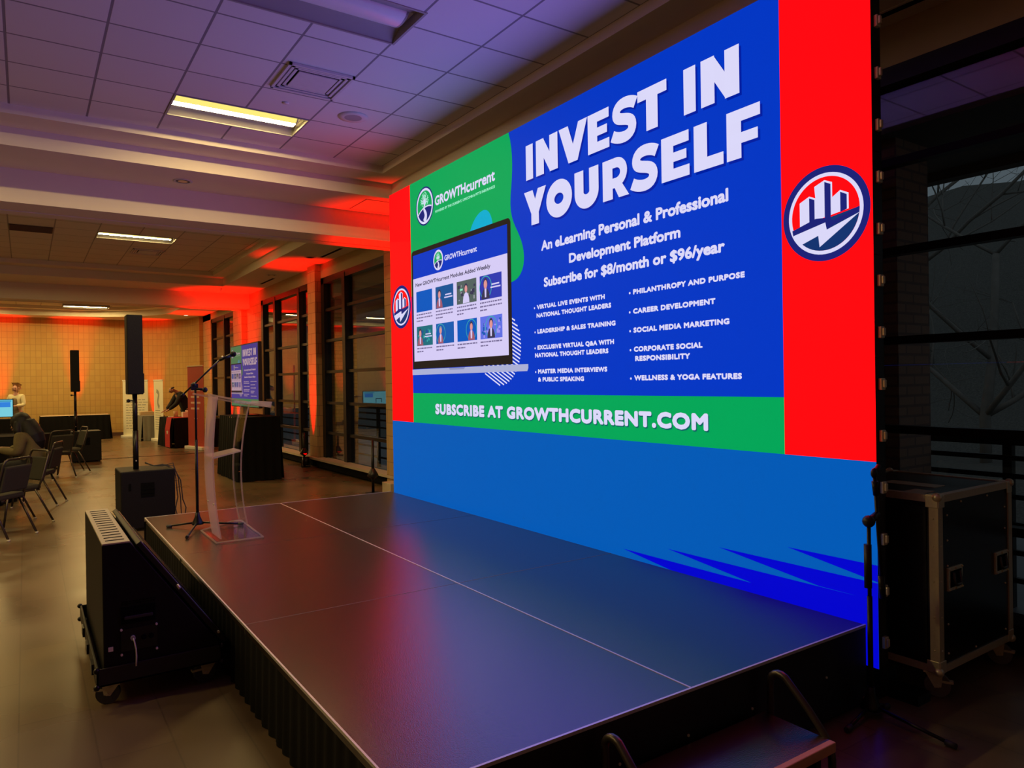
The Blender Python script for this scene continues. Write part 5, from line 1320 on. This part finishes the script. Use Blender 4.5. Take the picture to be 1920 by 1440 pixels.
# seated woman at the round table (faces -x in the room; local -y is forward)
J = dict(pelvis=(0, 0.0, 0.56), chest=(0, -0.09, 0.93), neck=(0, -0.15, 1.06), head=(0, -0.19, 1.17), look=(0, -1, -0.35),
         sh_l=(0.17, -0.10, 0.99), el_l=(0.235, -0.10, 0.75), wr_l=(0.11, -0.42, 0.81), sh_r=(-0.17, -0.10, 0.99), el_r=(-0.235, -0.10, 0.75), wr_r=(-0.11, -0.42, 0.81),
         hd_l=(-0.3, -1, 0.0), hd_r=(0.3, -1, 0.0), hip_l=(0.10, -0.06, 0.56), kn_l=(0.12, -0.46, 0.55), an_l=(0.12, -0.42, 0.08), hip_r=(-0.10, -0.06, 0.56), kn_r=(-0.12, -0.46, 0.55), an_r=(-0.12, -0.44, 0.08),
         toe_l=(0.12, -0.58, 0.03), toe_r=(-0.12, -0.60, 0.03))
p = person((0.09, 12.24, 0), math.radians(-112), 'seated woman with long black hair and an olive cardigan, hands on the round table', J, M_skin2)
tube_cloth('cardigan', [(None, [(0, 0.02, 0.54, 0.18), (0, -0.02, 0.76, 0.17), (0, -0.085, 0.93, 0.175), (0, -0.12, 1.02, 0.09)]), (2, [(0.165, -0.10, 0.98, 0.088), (0.235, -0.10, 0.76, 0.072), (0.13, -0.37, 0.805, 0.05)]), (2, [(-0.165, -0.10, 0.98, 0.088), (-0.235, -0.10, 0.76, 0.072), (-0.13, -0.37, 0.805, 0.05)])], M_olive, p)
m = MB(); m.ball((0, -0.155, 1.185), 0.128, 20, sc=(0.95, 1.0, 1.08))
m.tube([(0, -0.10, 1.19), (0, -0.06, 1.09), (0, -0.01, 0.98), (0, 0.03, 0.88), (0, 0.05, 0.80), (0, 0.055, 0.76)], [0.11, 0.135, 0.145, 0.125, 0.08, 0.03], 20)
for k in (-1, 1): m.tube([(0.09 * k, -0.16, 1.18), (0.115 * k, -0.16, 1.06), (0.12 * k, -0.13, 0.93)], [0.045, 0.05, 0.02], 12)
hr_ = m.build('hair', M_hairb, p)
rm = hr_.modifiers.new('merge', 'REMESH'); rm.mode = 'VOXEL'; rm.voxel_size = 0.012; rm.use_smooth_shade = True
tube_cloth('trousers', [(None, [(0, 0.0, 0.545, 0.14)]), (0, [(0.10, -0.10, 0.56, 0.105), (0.12, -0.46, 0.55, 0.078), (0.12, -0.42, 0.12, 0.055)]), (0, [(-0.10, -0.10, 0.56, 0.105), (-0.12, -0.46, 0.55, 0.078), (-0.12, -0.44, 0.12, 0.055)])], M_suit, p)
m = MB(); [m.ball((x, y, 0.045), 0.05, 10, sc=(0.9, 2.2, 0.85)) for x, y in ((0.12, -0.5), (-0.12, -0.52))]; each(m, 'shoe', M_shoe, p)

# standing woman in a cream jacket by the far wall
J = dict(pelvis=(0, 0, 1.0), chest=(0, 0.0, 1.36), neck=(0, -0.01, 1.52), head=(0, -0.035, 1.68), look=(0.25, -1, -0.1),
         sh_l=(0.18, 0, 1.44), el_l=(0.25, -0.05, 1.16), wr_l=(0.12, -0.30, 1.14), sh_r=(-0.18, 0, 1.44), el_r=(-0.25, -0.06, 1.17), wr_r=(-0.10, -0.31, 1.15),
         hd_l=(-0.4, -1, 0), hd_r=(0.4, -1, 0), hip_l=(0.095, 0, 0.96), kn_l=(0.10, -0.02, 0.52), an_l=(0.10, 0.02, 0.09), hip_r=(-0.095, 0, 0.96), kn_r=(-0.09, -0.02, 0.52), an_r=(-0.09, 0.02, 0.09))
p = person((-0.22, 26.15, 0), math.radians(-32), 'standing woman in a cream jacket over an olive dress before the tan wall', J, M_skinp)
tube_cloth('jacket', [(None, [(0, 0.035, 0.86, 0.19), (0, 0.03, 1.12, 0.165), (0, 0.02, 1.37, 0.17), (0, 0.0, 1.47, 0.085)]), (2, [(0.178, 0, 1.43, 0.078), (0.25, -0.045, 1.165, 0.062), (0.15, -0.25, 1.145, 0.045)]), (2, [(-0.178, 0, 1.43, 0.078), (-0.25, -0.055, 1.175, 0.062), (-0.13, -0.26, 1.155, 0.045)])], M_cream, p)
tube_cloth('dress', [(None, [(0, -0.05, 1.40, 0.105), (0, -0.06, 1.15, 0.11), (0, -0.035, 0.95, 0.15), (0, -0.02, 0.66, 0.165)])], M_dress, p)
tube_cloth('hair', [(None, [(0, -0.01, 1.71, 0.10), (0, 0.01, 1.76, 0.07)]), (0, [(0, 0.035, 1.63, 0.085), (0, 0.03, 1.55, 0.06)])], M_hairr, p)
m = MB(); [m.ball((x, -0.04, 0.045), 0.045, 10, sc=(0.85, 2.3, 0.9)) for x in (0.10, -0.09)]; each(m, 'shoe', M_shoe, p)
tb = MB(); tb.obox((0, 0, 0), (0.30, 0.21, 0.012), Euler((math.radians(12), 0, 0)).to_matrix()); wp = Matrix.Rotation(math.radians(-32), 3, 'Z') @ Vector((0.01, -0.46, 1.175))
tag(tb.build('tablet', M_blackp, loc=(-0.22 + wp.x, 26.15 + wp.y, wp.z), bevel=0.004), 'dark tablet held by the standing woman in the cream jacket', 'tablet').rotation_euler = (0, 0, math.radians(-32))

# man in a black suit bending over the booth table (bends towards local -y)
J = dict(pelvis=(0, 0.10, 0.98), chest=(0, -0.10, 1.36), neck=(0, -0.21, 1.50), head=(0, -0.33, 1.555), look=(0, -0.75, -0.7),
         sh_l=(0.19, -0.13, 1.42), el_l=(0.24, -0.28, 1.14), wr_l=(0.12, -0.46, 0.97), sh_r=(-0.19, -0.13, 1.42), el_r=(-0.24, -0.28, 1.14), wr_r=(-0.12, -0.46, 0.97),
         hd_l=(-0.2, -0.9, -0.4), hd_r=(0.2, -0.9, -0.4), hip_l=(0.10, 0.10, 0.94), kn_l=(0.11, 0.06, 0.52), an_l=(0.11, 0.12, 0.09), hip_r=(-0.10, 0.10, 0.94), kn_r=(-0.11, 0.06, 0.52), an_r=(-0.11, 0.12, 0.09))
p = person((3.86, 22.95, 0), math.radians(-82), 'man in a black suit bending forward over the booth table', J, M_skin2)
tube_cloth('jacket', [(None, [(0, 0.13, 0.88, 0.17), (0, 0.06, 1.08, 0.165), (0, -0.10, 1.37, 0.175), (0, -0.17, 1.46, 0.085)]), (2, [(0.19, -0.125, 1.415, 0.09), (0.24, -0.28, 1.14, 0.068), (0.125, -0.445, 0.985, 0.045)]), (2, [(-0.19, -0.125, 1.415, 0.09), (-0.24, -0.28, 1.14, 0.068), (-0.125, -0.445, 0.985, 0.045)])], M_suit, p)
tube_cloth('trousers', [(None, [(0, 0.11, 0.93, 0.14)]), (0, [(0.10, 0.10, 0.86, 0.11), (0.11, 0.06, 0.52, 0.08), (0.11, 0.12, 0.12, 0.062)]), (0, [(-0.10, 0.10, 0.86, 0.11), (-0.11, 0.06, 0.52, 0.08), (-0.11, 0.12, 0.12, 0.062)])], M_suit, p)
tube_cloth('hair', [(None, [(0, -0.305, 1.58, 0.092), (0, -0.33, 1.63, 0.07)])], M_hairb, p)
m = MB(); [m.ball((x, 0.05, 0.045), 0.05, 10, sc=(0.95, 2.4, 0.9)) for x in (0.11, -0.11)]; each(m, 'shoe', M_shoe, p)
